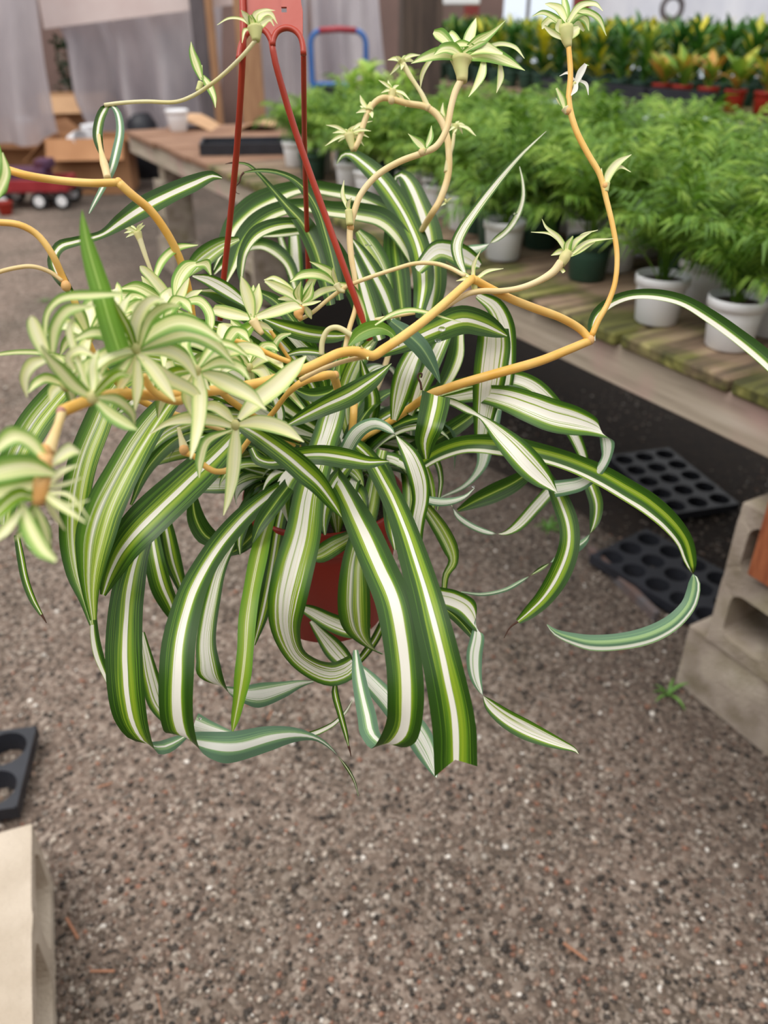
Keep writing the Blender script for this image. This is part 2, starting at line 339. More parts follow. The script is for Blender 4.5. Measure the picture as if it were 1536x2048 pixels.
# ------------------------------------------------------------------ the long slatted bench
B0 = Vector((.742, 1.645, 0)); BD = Vector((-.492, .870, 0)).normalized(); BN = Vector((BD.y, -BD.x, 0))
BR = math.atan2(BD.y, BD.x)   # rotation taking local +x to the bench direction (local +y = -BN)
def bq(s, q, z): return B0 + BD*s + BN*q + Vector((0,0,z))
BRM = Matrix.Rotation(BR, 3, 'Z')
m, n, l, b = new_mat('bench_slat_wood')
tc = n.new('ShaderNodeTexCoord'); mp = n.new('ShaderNodeMapping'); mp.inputs['Scale'].default_value = (1.2, 14, 14); l.new(tc.outputs['Object'], mp.inputs[0])
oi = n.new('ShaderNodeObjectInfo'); ad = n.new('ShaderNodeVectorMath'); ad.operation = 'ADD'; l.new(mp.outputs[0], ad.inputs[0])
cx = n.new('ShaderNodeCombineXYZ'); mu = n.new('ShaderNodeMath'); mu.operation = 'MULTIPLY'; mu.inputs[1].default_value = 40; l.new(oi.outputs['Random'], mu.inputs[0]); l.new(mu.outputs[0], cx.inputs[0]); l.new(cx.outputs[0], ad.inputs[1])
g1 = n.new('ShaderNodeTexNoise'); g1.inputs['Scale'].default_value = 2; g1.inputs['Detail'].default_value = 6; l.new(ad.outputs[0], g1.inputs[0])
r1 = ramp(n, [(.3, lin('#54463a')), (.5, lin('#866f5b')), (.7, lin('#ab947b'))]); l.new(g1.outputs[0], r1.inputs[0])
ad2 = n.new('ShaderNodeVectorMath'); ad2.operation = 'ADD'; l.new(tc.outputs['Object'], ad2.inputs[0]); l.new(cx.outputs[0], ad2.inputs[1])
g2 = n.new('ShaderNodeTexNoise'); g2.inputs['Scale'].default_value = 5; g2.inputs['Detail'].default_value = 6; l.new(ad2.outputs[0], g2.inputs[0])
gp = n.new('ShaderNodeSeparateXYZ'); l.new(tc.outputs['Object'], gp.inputs[0])
# moss grows along the outer slat ends (local x near 0)
mr = n.new('ShaderNodeMapRange'); mr.inputs[1].default_value = .0; mr.inputs[2].default_value = .30; mr.inputs[3].default_value = .22; mr.inputs[4].default_value = -.04; l.new(gp.outputs[0], mr.inputs[0])
ms = n.new('ShaderNodeMath'); ms.operation = 'ADD'; l.new(g2.outputs[0], ms.inputs[0]); l.new(mr.outputs[0], ms.inputs[1])
rm = ramp(n, [(.54, (0,0,0,1)), (.70, (1,1,1,1))]); l.new(ms.outputs[0], rm.inputs[0])
mc = ramp(n, [(.4, lin('#3d3c1c')), (.6, lin('#6d6c35')), (.7, lin('#8f8b4e'))]); l.new(g1.outputs[0], mc.inputs[0])
mx = n.new('ShaderNodeMix'); mx.data_type = 'RGBA'; l.new(rm.outputs[0], mx.inputs[0]); l.new(r1.outputs[0], mx.inputs[6]); l.new(mc.outputs[0], mx.inputs[7])
l.new(mx.outputs[2], b.inputs['Base Color']); b.inputs['Roughness'].default_value = .85
bp = n.new('ShaderNodeBump'); bp.inputs['Strength'].default_value = .6; bp.inputs['Distance'].default_value = .006; l.new(g1.outputs[0], bp.inputs['Height']); l.new(bp.outputs[0], b.inputs['Normal'])
M_slat = m
M_slat2 = simple_mat('rusty_slat_wood', '#74523f', .85, '#9a775f', scale=6, stretch=(1,8,8), bump=.4)
m, n, l, b = new_mat('bench_rail_wood')
tc = n.new('ShaderNodeTexCoord'); mp = n.new('ShaderNodeMapping'); mp.inputs['Scale'].default_value = (1.2, 12, 14); l.new(tc.outputs['Object'], mp.inputs[0])
g1 = n.new('ShaderNodeTexNoise'); g1.inputs['Scale'].default_value = 2.5; g1.inputs['Detail'].default_value = 7; l.new(mp.outputs[0], g1.inputs[0])
r1 = ramp(n, [(.3, lin('#8d8272')), (.45, lin('#a89b8a')), (.6, lin('#b5a897')), (.75, lin('#c4b9aa'))]); l.new(g1.outputs[0], r1.inputs[0])
g2 = n.new('ShaderNodeTexNoise'); g2.inputs['Scale'].default_value = 4.5; l.new(tc.outputs['Object'], g2.inputs[0])
r2 = ramp(n, [(.52, (0,0,0,1)), (.7, (.7,.7,.7,1))]); l.new(g2.outputs[0], r2.inputs[0])
mx = n.new('ShaderNodeMix'); mx.data_type = 'RGBA'; l.new(r2.outputs[0], mx.inputs[0]); l.new(r1.outputs[0], mx.inputs[6]); mx.inputs[7].default_value = lin('#bb9a93')
l.new(mx.outputs[2], b.inputs['Base Color']); b.inputs['Roughness'].default_value = .8
bp = n.new('ShaderNodeBump'); bp.inputs['Strength'].default_value = .4; bp.inputs['Distance'].default_value = .004; l.new(g1.outputs[0], bp.inputs['Height']); l.new(bp.outputs[0], b.inputs['Normal'])
M_rail = m
ZT = .84; BW = 1.34
bench = empty('plant_bench', bq(0,0,0), BR); tag(bench, 'long low wooden bench with mossy slats and a pale grey rail, standing on cinder blocks', 'bench')
S0, S1, SW = -1.02, 5.05, .335
ns = int((S1-S0)/SW)
slat_me = {}
for i in range(ns):
    s = S0 + (i+.5)*SW + random.uniform(-.004,.004); over = random.uniform(0,.014)
    k = i % 4
    if k not in slat_me:
        mb = MB(); L = BW+random.uniform(0,.02); mb.box((L/2, 0, 0), (L, SW-random.choice((.010,.014,.020)), .034), bev=.006); slat_me[k] = mb.mesh('slat')
    o = link('slat', slat_me[k], M_slat, bench)
    o.location = (s, over+.012, ZT-.017+random.uniform(-.003,.001)); o.rotation_euler = (0, random.uniform(-.003,.003), -math.pi/2+random.uniform(-.008,.008))
for q, nm in ((.020,'rail'),(BW*.5,'rail'),(BW-.03,'rail')):
    mb = MB(); mb.box((0,0,0), (S1-S0, .038, .105), bev=.004)
    o = mb.build(nm, M_rail, bench); o.location = ((S0+S1)/2, -q, ZT-.034-.0545)
for i, ch in enumerate([c for c in bench.children if c.name.startswith('slat')]):
    if ch.location.x > 3.3: ch.material_slots[0].link = 'OBJECT'; ch.material_slots[0].material = M_slat2
# cinder blocks
m, n, l, b = new_mat('concrete')
tc = n.new('ShaderNodeTexCoord'); g1 = n.new('ShaderNodeTexNoise'); g1.inputs['Scale'].default_value = 9; g1.inputs['Detail'].default_value = 8; l.new(tc.outputs['Object'], g1.inputs[0])
r1 = ramp(n, [(.3, lin('#857967')), (.45, lin('#a3968a')), (.6, lin('#b5a99a')), (.75, lin('#c9beb2'))]); l.new(g1.outputs[0], r1.inputs[0])
g3 = n.new('ShaderNodeTexNoise'); g3.inputs['Scale'].default_value = 140; g3.inputs['Detail'].default_value = 3; l.new(tc.outputs['Object'], g3.inputs[0])
g2 = n.new('ShaderNodeTexNoise'); g2.inputs['Scale'].default_value = 6; g2.inputs['Detail'].default_value = 5; l.new(tc.outputs['Object'], g2.inputs[0])
r2 = ramp(n, [(.52, (0,0,0,1)), (.72, (.75,.75,.75,1))]); l.new(g2.outputs[0], r2.inputs[0])
mx = n.new('ShaderNodeMix'); mx.data_type = 'RGBA'; l.new(r2.outputs[0], mx.inputs[0]); l.new(r1.outputs[0], mx.inputs[6]); mx.inputs[7].default_value = lin('#7d7550')
l.new(mx.outputs[2], b.inputs['Base Color']); b.inputs['Roughness'].default_value = .92
bp = n.new('ShaderNodeBump'); bp.inputs['Strength'].default_value = .7; bp.inputs['Distance'].default_value = .004; l.new(g3.outputs[0], bp.inputs['Height']); l.new(bp.outputs[0], b.inputs['Normal'])
M_conc = m
M_conc2 = simple_mat('concrete_pale', '#cdbfae', .9, '#b9aa98', scale=8, bump=.5, bscale=120)
def block_mesh(name='cinder_block'):
    """hollow two-core block 0.39 x 0.19 (y) x 0.19, cores along z"""
    Lx, Ly, Lz = .39, .19, .19; bm = bmesh.new()
    ex, ey = Lx/2, Ly/2
    def rrect(cx, cy, hx, hy, r, k=4):
        pts = []
        for (sx, sy, a0) in ((1,1,0),(-1,1,90),(-1,-1,180),(1,-1,270)):
            for i in range(k+1):
                a = math.radians(a0+90*i/k); pts.append((cx+sx*(hx-r)+r*math.cos(a), cy+sy*(hy-r)+r*math.sin(a)))
        return pts
    def loop(pts, z): return [bm.verts.new((x, y, z)) for x, y in pts]
    for sx in (-1, 1):
        # each half: outer rectangle x in [0, ex], core hole; faces top/bottom as ring between matched loops
        cx = sx*.0925; hole = rrect(cx, 0, .071, .068, .03)
        x0, x1 = (0, ex) if sx > 0 else (-ex, 0); ox, oy = (x0+x1)/2, 0; hx, hy = (x1-x0)/2, ey
        outer = []
        for (px_, py_) in hole:
            dx, dy = px_-ox, py_-oy; k = min(hx/abs(dx) if abs(dx) > 1e-9 else 9, hy/abs(dy) if abs(dy) > 1e-9 else 9); outer.append([ox+dx*k, oy+dy*k])
        # snap one sample of each corner to the rectangle's corner
        for (qx, qy) in ((x0,-ey),(x1,-ey),(x1,ey),(x0,ey)):
            j = min(range(len(outer)), key=lambda i: (outer[i][0]-qx)**2+(outer[i][1]-qy)**2); outer[j] = [qx, qy]
        N = len(hole)
        taper = .90
        hole_b = [((a-cx)*taper+cx, b_*taper) for a, b_ in hole]
        T, B_ = Lz/2, -Lz/2
        ot, ht, ob, hb = loop(outer, T), loop(hole, T), loop(outer, B_), loop(hole_b, B_)
        for i in range(N):
            j = (i+1) % N
            bm.faces.new((ot[i], ot[j], ht[j], ht[i])); bm.faces.new((ob[j], ob[i], hb[i], hb[j])); bm.faces.new((ht[i], ht[j], hb[j], hb[i]))
            mxs = abs((outer[i][0]+outer[j][0])/2) < 1e-4
            if not mxs: bm.faces.new((ot[j], ot[i], ob[i], ob[j]))
    bmesh.ops.remove_doubles(bm, verts=bm.verts, dist=1e-5); bmesh.ops.recalc_face_normals(bm, faces=bm.faces)
    for v in bm.verts:
        v.co += Vector((random.uniform(-1,1), random.uniform(-1,1), random.uniform(-1,1)))*.0012
    me = bpy.data.meshes.new(name); bm.to_mesh(me); bm.free(); return me
BLK = block_mesh()
def block(loc, M, label, mat=None, me=None, group=None):
    o = link('cinder_block', (me or BLK).copy() if mat is not None and mat != M_conc else (me or BLK), mat or M_conc)
    if mat is not None and mat != M_conc: o.data.materials.clear(); o.data.materials.append(mat)
    o.matrix_world = Matrix.Translation(loc) @ M.to_4x4(); tag(o, label, 'block', group); return o
RX = lambda a: Matrix.Rotation(math.radians(a), 3, 'X'); RY = lambda a: Matrix.Rotation(math.radians(a), 3, 'Y'); RZ = lambda a: Matrix.Rotation(math.radians(a), 3, 'Z')
# solid side outwards: block lying with its cores up, long side along the bench
zf = .003
block(bq(-.063-.195, .10-.01, .095+zf), BRM @ RZ(0), 'mossy cinder block lying on the ground at the foot of the right-hand block stack')
# a block standing on end, cores facing the aisle
end = BRM @ RX(90) @ RZ(90)
block(bq(-.12-.095, .085, .19+.195+zf), end, 'grey cinder block standing on end, hollow cores facing the aisle, below the bench rail')
block(bq(-.335-.095, .04, .19+.195+zf), end, 'grey cinder block standing on end at the right picture edge beside the reddish post')
block(bq(-.063-.40-.20, .08, .095+zf), BRM, 'cinder block lying on the ground, hidden mostly past the right picture edge')
mb = MB(); mb.box((0,0,0), (.06,.038,.25), bev=.002)
for v_ in (0,): pass
spc = mb.build('wood_post', simple_mat('reddish_wood', '#a5603c', .7, '#8a4a2c', scale=14, stretch=(6,6,1), bump=.3), None); spc.matrix_world = Matrix.Translation(bq(-.225, -.022, .572)) @ BRM.to_4x4()
tag(spc, 'short reddish brown wooden post wedged between cinder block and bench rail', 'post')
# far legs
for (s, q, z, R, lab) in ((4.55,.12,.098,BRM,'lower cinder block under the far left end of the bench'), (4.55,.12,.388,end,'upright cinder block under the far left end of the bench, cores facing the aisle'), (3.0,.12,.098,BRM,'cinder block lying below the middle of the bench, behind the plant hanger'), (3.0,.12,.388,end,'upright cinder block below the middle of the bench, behind the plant hanger'),
                           (4.55,1.15,.098,BRM,'lower rear cinder block at the far end of the bench'), (4.55,1.15,.388,end,'upright rear cinder block at the far end of the bench'),
                           (-.25,1.15,.098,BRM,'lower cinder block under the near rear corner of the bench'), (-.25,1.15,.388,end,'upright cinder block under the near rear corner of the bench')):
    block(bq(s, q, z), R, lab)
for s in (4.55, 3.0, -.25):
    for q in ((.12, 1.15) if s != -.25 else (1.15,)):
        mb = MB(); mb.box((0,0,0), (.12,.12,.70-.583), bev=.004); o = mb.build('wood_spacer', M_rail); o.location = bq(s, q, (.70+.583)/2); o.rotation_euler = (0,0,BR); tag(o, 'square wooden spacer between cinder block and bench %s' % {(4.55,.12):'at the far front corner',(4.55,1.15):'at the far rear corner',(3.0,.12):'behind the red hanger',(3.0,1.15):'at mid length, rear side',(-.25,1.15):'at the near rear corner'}[(s,q)], 'wood')
# near left block, cores facing right, pale
far = on_z(65, 1650, .19); near = on_z(65, 2048, .19); dv = (near-far); dv.z = 0; dv.normalize(); left = Vector((dv.y, -dv.x, 0))
if left.x > 0: left = -left
cen = far + dv*.195 + left*.095; cen.z = .098
LB = Matrix((dv, left*1.0, dv.cross(left))).transposed()
block(cen, LB @ RX(90), 'pale cinder block lying on its side in the bottom left corner, cores facing the path', M_conc2)
# ------------------------------------------------------------------ the hanging spider plant
CROWN = at(645, 925, .745)
plant = empty('spider_plant', (CROWN.x, CROWN.y, 0))
plant.location = (CROWN.x, CROWN.y, CROWN.z-.17)
tag(plant, 'large variegated spider plant in a red plastic hanging pot, striped leaves cascading and orange runners', 'plant')
PB = plant.location.copy()
def pl(me_obj):  # keep world placement while parented to the plant
    me_obj.parent = plant; me_obj.matrix_parent_inverse = Matrix.Translation(-PB); return me_obj
# pot: rim at CROWN.z-.015
pz = CROWN.z-.172; mb = MB()
mb.lathe([(.0,0),(.050,0),(.056,.004),(.070,.105),(.0705,.112),(.073,.114),(.076,.118),(.076,.140),(.074,.142),(.071,.140),(.069,.118),(.066,.095),(.054,.008),(0,.008)], 48)
po = mb.build('pot', M_redpot, None, True, loc=(CROWN.x, CROWN.y, pz)); pl(po)
mb = MB(); mb.lathe([(.0,.135),(.03,.134),(.055,.130),(.069,.126)], 32)
so = mb.build('soil', M_soil, None, True, loc=(CROWN.x, CROWN.y, pz)); pl(so)
# hanger: plate with two arches, three straps down to the rim
dpl = at(540, 60, .60).length and .595
def hp(x, y, d=.595): return at(x, y, d)
mb = MB()
# front plate outline drawn as a thin extruded polygon strip (real 2 mm plastic)
def extr(poly, d, th):
    fr = [hp(x, y, d) for x, y in poly]; nrm = (fr[1]-fr[0]).cross(fr[2]-fr[0]).normalized()
    n = len(fr); v = fr + [p - nrm*th for p in fr]
    return v, [tuple(range(n)), tuple(range(2*n-1, n-1, -1))] + [(i, (i+1) % n, n+(i+1) % n, n+i) for i in range(n)]
strip = [(478,-60),(596,-60),(603,10),(606,24),(606,92),(598,74),(585,60),(570,56),(557,60),(548,72),(543,82),(536,70),(526,60),(514,57),(502,62),(492,74),(484,92),(479,60)]
holes = [(563,17),(574,17),(574,28),(563,28)]
# plate built as bmesh with the square hole cut out by splitting left / right of it
for poly in ([(478,-60),(520,-60),(563,-60),(563,17),(563,28),(563,57),(557,60),(548,72),(543,82),(536,70),(526,60),(514,57),(502,62),(492,74),(484,92),(479,60)],
             [(574,-60),(596,-60),(603,10),(606,24),(606,92),(598,74),(585,60),(574,57),(574,28),(574,17)],
             [(563,-60),(574,-60),(574,17),(563,17)], [(563,28),(574,28),(574,57),(569,56),(563,57)]):
    v, f = extr(poly, .595, .002); mb.add(v, f)
hpo = pl(mb.build('hanger_plate', M_red)); bm = bmesh.new(); bm.from_mesh(hpo.data); bmesh.ops.remove_doubles(bm, verts=bm.verts, dist=1e-5); bmesh.ops.recalc_face_normals(bm, faces=bm.faces); bm.to_mesh(hpo.data); bm.free()
mb = MB()  # arches (round moulded ribs)
for cx in (514, 571):
    pts = [hp(cx+s, y, .594) for s, y in ((-29,105),(-28,90),(-23,72),(-13,60),(0,56),(13,60),(23,72),(28,90),(29,105))]
    if cx == 571: pts = [hp(x, y, .594) for x, y in ((545,92),(547,78),(554,64),(570,56),(588,60),(601,74),(606,92),(607,110))]
    else: pts = [hp(x, y, .594) for x, y in ((477,120),(481,95),(489,74),(502,60),(515,57),(530,62),(540,76),(546,92))]
    P = cat_rom(np.array([tuple(p) for p in pts]), 24); mb.tube([Vector(p) for p in P], .0022, 8)
pl(mb.build('hanger_arch', M_red, None, True))
def strap(pts, r0, r1):
    P = cat_rom(np.array(pts, float), 30); q = [at(a, b, c) for a, b, c in P]
    m2 = MB(); m2.tube(q, list(np.linspace(r0, r1, 30)), 8); pl(m2.build('hanger_strap', M_red, None, True))
strap([(483,-40,.592),(486,40,.592),(486,100,.595),(475,280,.64),(460,440,.69),(447,560,.725),(440,640,.745)], .0024, .0026)
strap([(543,82,.594),(552,130,.598),(590,260,.615),(650,430,.635),(697,560,.65),(740,680,.668)], .0024, .0027)
strap([(607,100,.596),(608,200,.63),(610,330,.70),(614,460,.76),(618,600,.815)], .002, .0024)
mb = MB(); mb.tube([at(540,-50,.594), at(540,-140,.594), at(545,-200,.596), at(560,-230,.6)], .0025); pl(mb.build('hanger_hook', M_red, None, True))

def leaf(var, depths, rows, dry=None, **k):
    me = ribbon_mesh('leaf', rows, depths, **k); o = link('leaf', me, LV[var]); pl(o)
    if dry:
        dmb = MB(); P = cat_rom(np.array([(a, b, depths[-1]) for a, b in dry], float), 12)
        dmb.tube([at(*p) for p in P], list(np.linspace(.0011, .0003, 12)), 5)
        d = dmb.build('dry_tip', M_dry, None, True); d.parent = o
    return o
# ---- front leaves
leaf('A', [.72,.62,.565,.55,.555], [(700,880,25),(735,912,32),(760,950,38),(795,1021,46),(826,1112,58),(856,1215,70),(885,1332,78),(907,1448,87),(911,1532,86)], seg=60, tip='cut')
leaf('C', [.72,.62,.575,.56,.56,.60,.64], [(640,905,25),(662,945,36),(684,978,42),(727,1062,62),(761,1140,68),(790,1213,74),(808,1328,72),(811,1406,73),(803,1462,70),(774,1491,60,178),(743,1470,44,188),(733,1430,-38),(724,1390,-32),(716,1345,-26),(711,1300,-10)], seg=70)
leaf('C', [.73,.66,.61,.58,.58,.62,.68,.72], [(610,935,16),(594,962,22),(562,975,26),(502,1020,38),(451,1074,44),(416,1123,46),(386,1181,54),(369,1236,62),(358,1291,68),(354,1350,70),(353,1408,68),(358,1452,66,188),(370,1478,76,207),(422,1492,74,236),(470,1494,62,262),(540,1477,-50),(590,1470,-30),(630,1476,-12),(660,1495,-6),(690,1530,6),(708,1560,5),(717,1592,2)], seg=90)
leaf('B', [.72,.66,.63,.62,.66,.70], [(480,1065,8),(466,1085,14),(440,1140,24),(425,1200,32),(416,1250,36),(413,1290,40),(417,1325,48,186),(424,1356,58,197),(448,1378,48,215),(485,1390,38,245),(523,1391,50,270),(567,1379,-33),(600,1368,-16),(627,1363,-3)])
leaf('A', [.56,.555,.56,.575], [(472,848,14),(495,858,30),(523,875,40),(575,913,46),(612,945,48),(638,970,40),(668,1010,24),(683,1034,3)])
leaf('B', [.73,.66,.62,.60,.60,.64,.70], [(676,790,36),(664,835,50),(650,880,54),(634,935,58),(618,992,62),(606,1070,72),(587,1143,80),(574,1207,76),(572,1258,58),(590,1308,40),(626,1337,42),(662,1348,48),(690,1340,46),(708,1325,34)], seg=64)
leaf('M', [.72,.69,.66,.66,.69], [(765,900,22),(750,960,30),(738,1020,38),(720,1080,46),(710,1130,54),(708,1180,64),(709,1225,64),(716,1265,52,192),(738,1293,30,200),(768,1309,10,190)])
dmb = MB(); P_ = cat_rom(np.array([(843,780,.655),(841,766,.655),(836,755,.655),(838,747,.655),(844,748,.655),(842,755,.654)], float), 14); dmb.tube([at(*p) for p in P_], list(np.linspace(.0010,.0007,14)), 6); pl(dmb.build('dry_tip', M_dry, None, True))
# ---- left side
leaf('M', [.745,.71,.66,.62,.61,.62], [(640,890,12),(500,805,20),(430,778,24),(372,780,26),(345,798,36),(310,840,54),(276,892,64),(244,950,70),(213,1012,78),(193,1070,80),(184,1130,58),(182,1185,34),(187,1240,14)], seg=56)
leaf('A', [.72,.66,.63,.62,.64], [(520,835,30),(480,865,48),(430,915,64),(365,975,76),(290,1045,80),(248,1095,66),(222,1145,44),(206,1190,12)], seg=56)
leaf('M', [.745,.72,.70,.68,.67,.68,.68], [(640,897,12),(520,820,20),(400,765,28),(300,745,34),(240,765,40),(215,803,50),(193,855,58),(170,915,60),(156,975,60),(150,1034,60),(150,1090,58),(158,1150,46),(172,1200,26),(184,1250,10)])
leaf('M', [.745,.73,.71,.68,.65,.65], [(640,890,12),(520,800,20),(400,738,28),(290,712,34),(205,722,42),(142,766,54),(98,812,62),(62,862,66),(34,920,64),(15,990,50),(10,1050,30)])
leaf('A', [.62,.62], [(34,1070,12),(42,1115,16),(51,1160,16),(66,1200,14),(83,1230,7)], dry=[(83,1229),(88,1237),(93,1246)])
leaf('A', [.745,.72,.68,.66,.65,.65,.68], [(620,935,14),(500,925,22),(400,950,26),(330,1005,28),(298,1060,30),(278,1105,42),(262,1160,62),(254,1210,68),(250,1270,73),(250,1330,75),(256,1400,72),(268,1452,66,190),(290,1488,56,206),(322,1495,34,225),(350,1485,-24),(374,1470,-10)], seg=56)
leaf('T', [.70,.70], [(187,1225,12),(190,1270,18),(198,1310,20),(213,1350,14),(238,1405,6)])
leaf('B', [.72,.70,.68,.72], [(285,1270,14),(296,1330,32),(320,1385,40),(350,1425,48),(388,1452,-52),(424,1461,-32),(480,1473,-10),(546,1478,10),(606,1473,13),(660,1452,10),(690,1425,6),(705,1400,2)][4:] )
leaf('B', [.70,.70], [(283,1265,14),(292,1310,26),(303,1360,38),(318,1405,42),(345,1440,30),(375,1460,14)])
leaf('A', [.73,.72,.74], [(300,1040,26),(305,1090,38),(312,1130,42),(324,1175,44),(342,1215,34),(356,1250,10)])
leaf('A', [.73,.74], [(322,1010,20),(333,1060,32),(346,1120,36),(362,1170,22),(374,1210,6)])
leaf('G', [.72,.73], [(385,985,14),(392,1035,36),(412,1070,40),(445,1085,20),(470,1085,6)])
leaf('L', [.70,.64,.62,.62], [(548,1020,14),(532,1058,26),(518,1110,36),(504,1180,34),(495,1240,36),(491,1300,33),(486,1350,34),(478,1400,24),(470,1440,16),(465,1463,3)])
leaf('A', [.73,.69,.69], [(572,985,24),(558,1040,30),(546,1110,30),(536,1170,30),(524,1230,26),(508,1290,6)])
leaf('G', [.74,.72], [(590,975,20),(560,1010,34),(520,1055,38),(480,1095,26),(450,1112,5)])
leaf('B', [.76,.74,.74], [(380,970,30),(450,965,44),(520,952,44),(590,945,36),(640,935,20)][::-1])
leaf('M', [.78,.77], [(480,880,26),(420,890,36),(350,905,34),(300,925,20)])
leaf('B', [.72,.72], [(596,1212,8),(620,1222,26),(660,1243,36),(700,1257,38),(740,1262,26)])
leaf('B', [.75,.74], [(622,1242,10),(640,1265,24),(668,1298,42),(692,1325,34),(704,1342,10)])
leaf('A', [.74,.76], [(775,1225,14),(752,1275,18),(728,1310,16),(705,1335,10)])
leaf('A', [.68,.68], [(671,1362,6),(670,1385,14),(680,1425,13),(691,1465,10),(697,1492,3)], dry=[(697,1492),(700,1502),(702,1513)])
leaf('B', [.70,.68,.66], [(712,1330,-14),(735,1358,-34),(772,1398,-42),(800,1430,-48),(830,1462,-52),(852,1500,-46),(868,1540,-20),(873,1555,-3)])
leaf('B', [.66,.66,.65,.64], [(850,1185,34),(880,1194,40),(905,1200,42),(932,1215,44),(950,1243,34,100),(955,1270,-26),(949,1310,-32),(951,1350,-26),(962,1383,-8),(978,1408,22),(1010,1435,36),(1050,1458,40),(1090,1476,32),(1125,1490,20),(1150,1500,8),(1157,1508,1)], seg=64)
leaf('G', [.69,.68], [(868,1205,20),(905,1228,20),(935,1258,18),(950,1280,8)])
# ---- right side
leaf('B', [.73,.70,.68,.68,.70,.72], [(880,797,8),(912,795,22),(960,789,34),(1010,797,50),(1060,815,62),(1105,832,66),(1150,843,58),(1185,854,38),(1207,866,34,50),(1216,890,-29),(1212,918,-20),(1195,944,-21),(1163,967,-28),(1130,975,-32),(1108,978,-34)], seg=64)
leaf('B', [.71,.69,.67,.67], [(868,795,8),(905,805,16),(935,820,16),(958,832,8),(975,845,18),(998,868,36),(1028,898,52),(1058,930,56),(1085,957,42),(1102,973,20),(1114,985,2)])
leaf('G', [.76,.77,.78], [(1070,935,14),(1035,962,32),(990,985,38),(950,1003,28),(915,1021,7)])
leaf('B', [.78,.76,.74], [(903,1010,4),(915,1032,-10),(945,1053,-12),(980,1066,-9),(1008,1067,8),(1035,1052,22),(1070,1015,26),(1100,982,26)][::-1])
leaf('U', [.74,.71,.70,.71,.73,.72,.71], [(820,950,20),(850,922,28),(890,900,34),(938,888,36),(1010,892,42),(1080,906,38),(1140,924,38),(1200,950,42),(1258,983,44),(1300,1010,44),(1340,1045,40),(1368,1082,34),(1380,1120,26),(1386,1145,6),(1389,1158,-18),(1388,1180,-27),(1377,1212,-30),(1345,1246,-34),(1300,1270,-36),(1245,1283,-34),(1185,1286,-32),(1140,1276,-22),(1110,1264,-12),(1094,1249,-2)], seg=90)
leaf('A', [.74,.73,.74], [(1095,950,16),(1120,1000,36),(1137,1050,40),(1137,1095,42),(1118,1148,44),(1088,1195,36),(1058,1225,26),(1036,1243,12)], dry=[(1036,1243),(1020,1255),(1008,1276)])
leaf('A', [.77,.76,.77], [(1150,925,14),(1170,950,22),(1184,980,28),(1192,1010,28),(1188,1045,20),(1174,1078,-10),(1148,1098,-22),(1118,1115,-14),(1085,1135,8),(1042,1163,-7),(1010,1180,-8),(964,1189,-7),(922,1184,-3)])
leaf('M', [.70,.72,.73], [(830,985,12),(862,1030,26),(885,1065,32),(902,1100,30),(906,1125,20,200),(892,1150,14,190),(888,1185,10)])
leaf('B', [.70,.69], [(840,995,-12),(870,1003,-18),(900,1003,-15),(930,993,-8),(949,976,-1)])
leaf('B', [.80,.79,.78], [(990,800,-34),(978,860,-38),(970,900,-32),(964,930,-22),(948,955,-13),(925,975,-9),(900,987,-6),(878,996,-2)])
leaf('A', [.75,.75], [(855,905,12),(874,925,14),(882,960,11),(878,995,7),(875,1020,4)])
leaf('L', [.75,.75], [(850,930,10),(860,960,14),(866,1000,10),(864,1035,4)])
leaf('B', [.72,.67,.64,.65,.66], [(668,965,-20),(690,905,-28),(715,864,-30),(748,847,-24),(778,858,-16),(800,882,14),(822,915,36),(838,960,40),(841,1000,34),(834,1040,32),(832,1080,26),(838,1115,14),(846,1150,4)], seg=56)
leaf('A', [.66,.645,.66], [(872,790,58,196),(869,812,58),(860,850,54),(850,885,40),(852,918,12)], chan=.15)
leaf('A', [.60,.59,.60], [(503,896,14),(515,918,22),(545,926,26),(590,914,34),(640,910,40),(692,917,40),(735,925,26),(762,924,14),(778,923,3)])
leaf('A', [.60,.60,.62], [(570,853,6),(605,835,26),(650,813,38),(700,790,44),(740,764,34),(765,744,18),(783,727,2)])
leaf('A', [.64,.66,.68], [(760,709,14),(820,682,42),(870,660,52),(925,640,58),(965,648,50),(1000,664,26),(1014,672,6)], chan=.12)
leaf('B', [.69,.70,.72], [(987,655,60,185),(987,690,68),(982,730,68),(976,775,62),(968,830,44),(960,900,20)], chan=.15)
leaf('B', [.72,.74,.75], [(955,590,16),(988,612,36),(1006,650,44),(1012,700,40),(1010,760,34),(1000,820,16)])
leaf('B', [.76,.74,.76], [(930,765,20),(980,756,28),(1030,758,34),(1070,775,36),(1110,815,34),(1142,860,28),(1165,910,20),(1175,950,6)])
leaf('B', [.70,.68,.70], [(862,655,16),(835,698,34),(813,745,46),(800,790,40),(788,840,14)])
leaf('B', [.73,.71,.72], [(905,640,18),(885,680,30),(862,730,36),(842,775,32),(820,830,14)])
leaf('S', [.73,.73], [(915,668,26),(911,710,34),(896,750,30),(872,790,18)])
leaf('G', [.62,.63,.65], [(782,642,-14),(812,666,-34),(840,692,-36),(860,722,-28),(873,748,-13),(880,766,-2)])
leaf('N', [.62,.62], [(697,691,4),(720,668,30),(755,656,30),(782,666,16),(798,692,3)])
leaf('Q', [.61,.61], [(750,650,4),(785,628,10),(820,620,11),(855,625,8),(890,636,5),(922,644,1)])
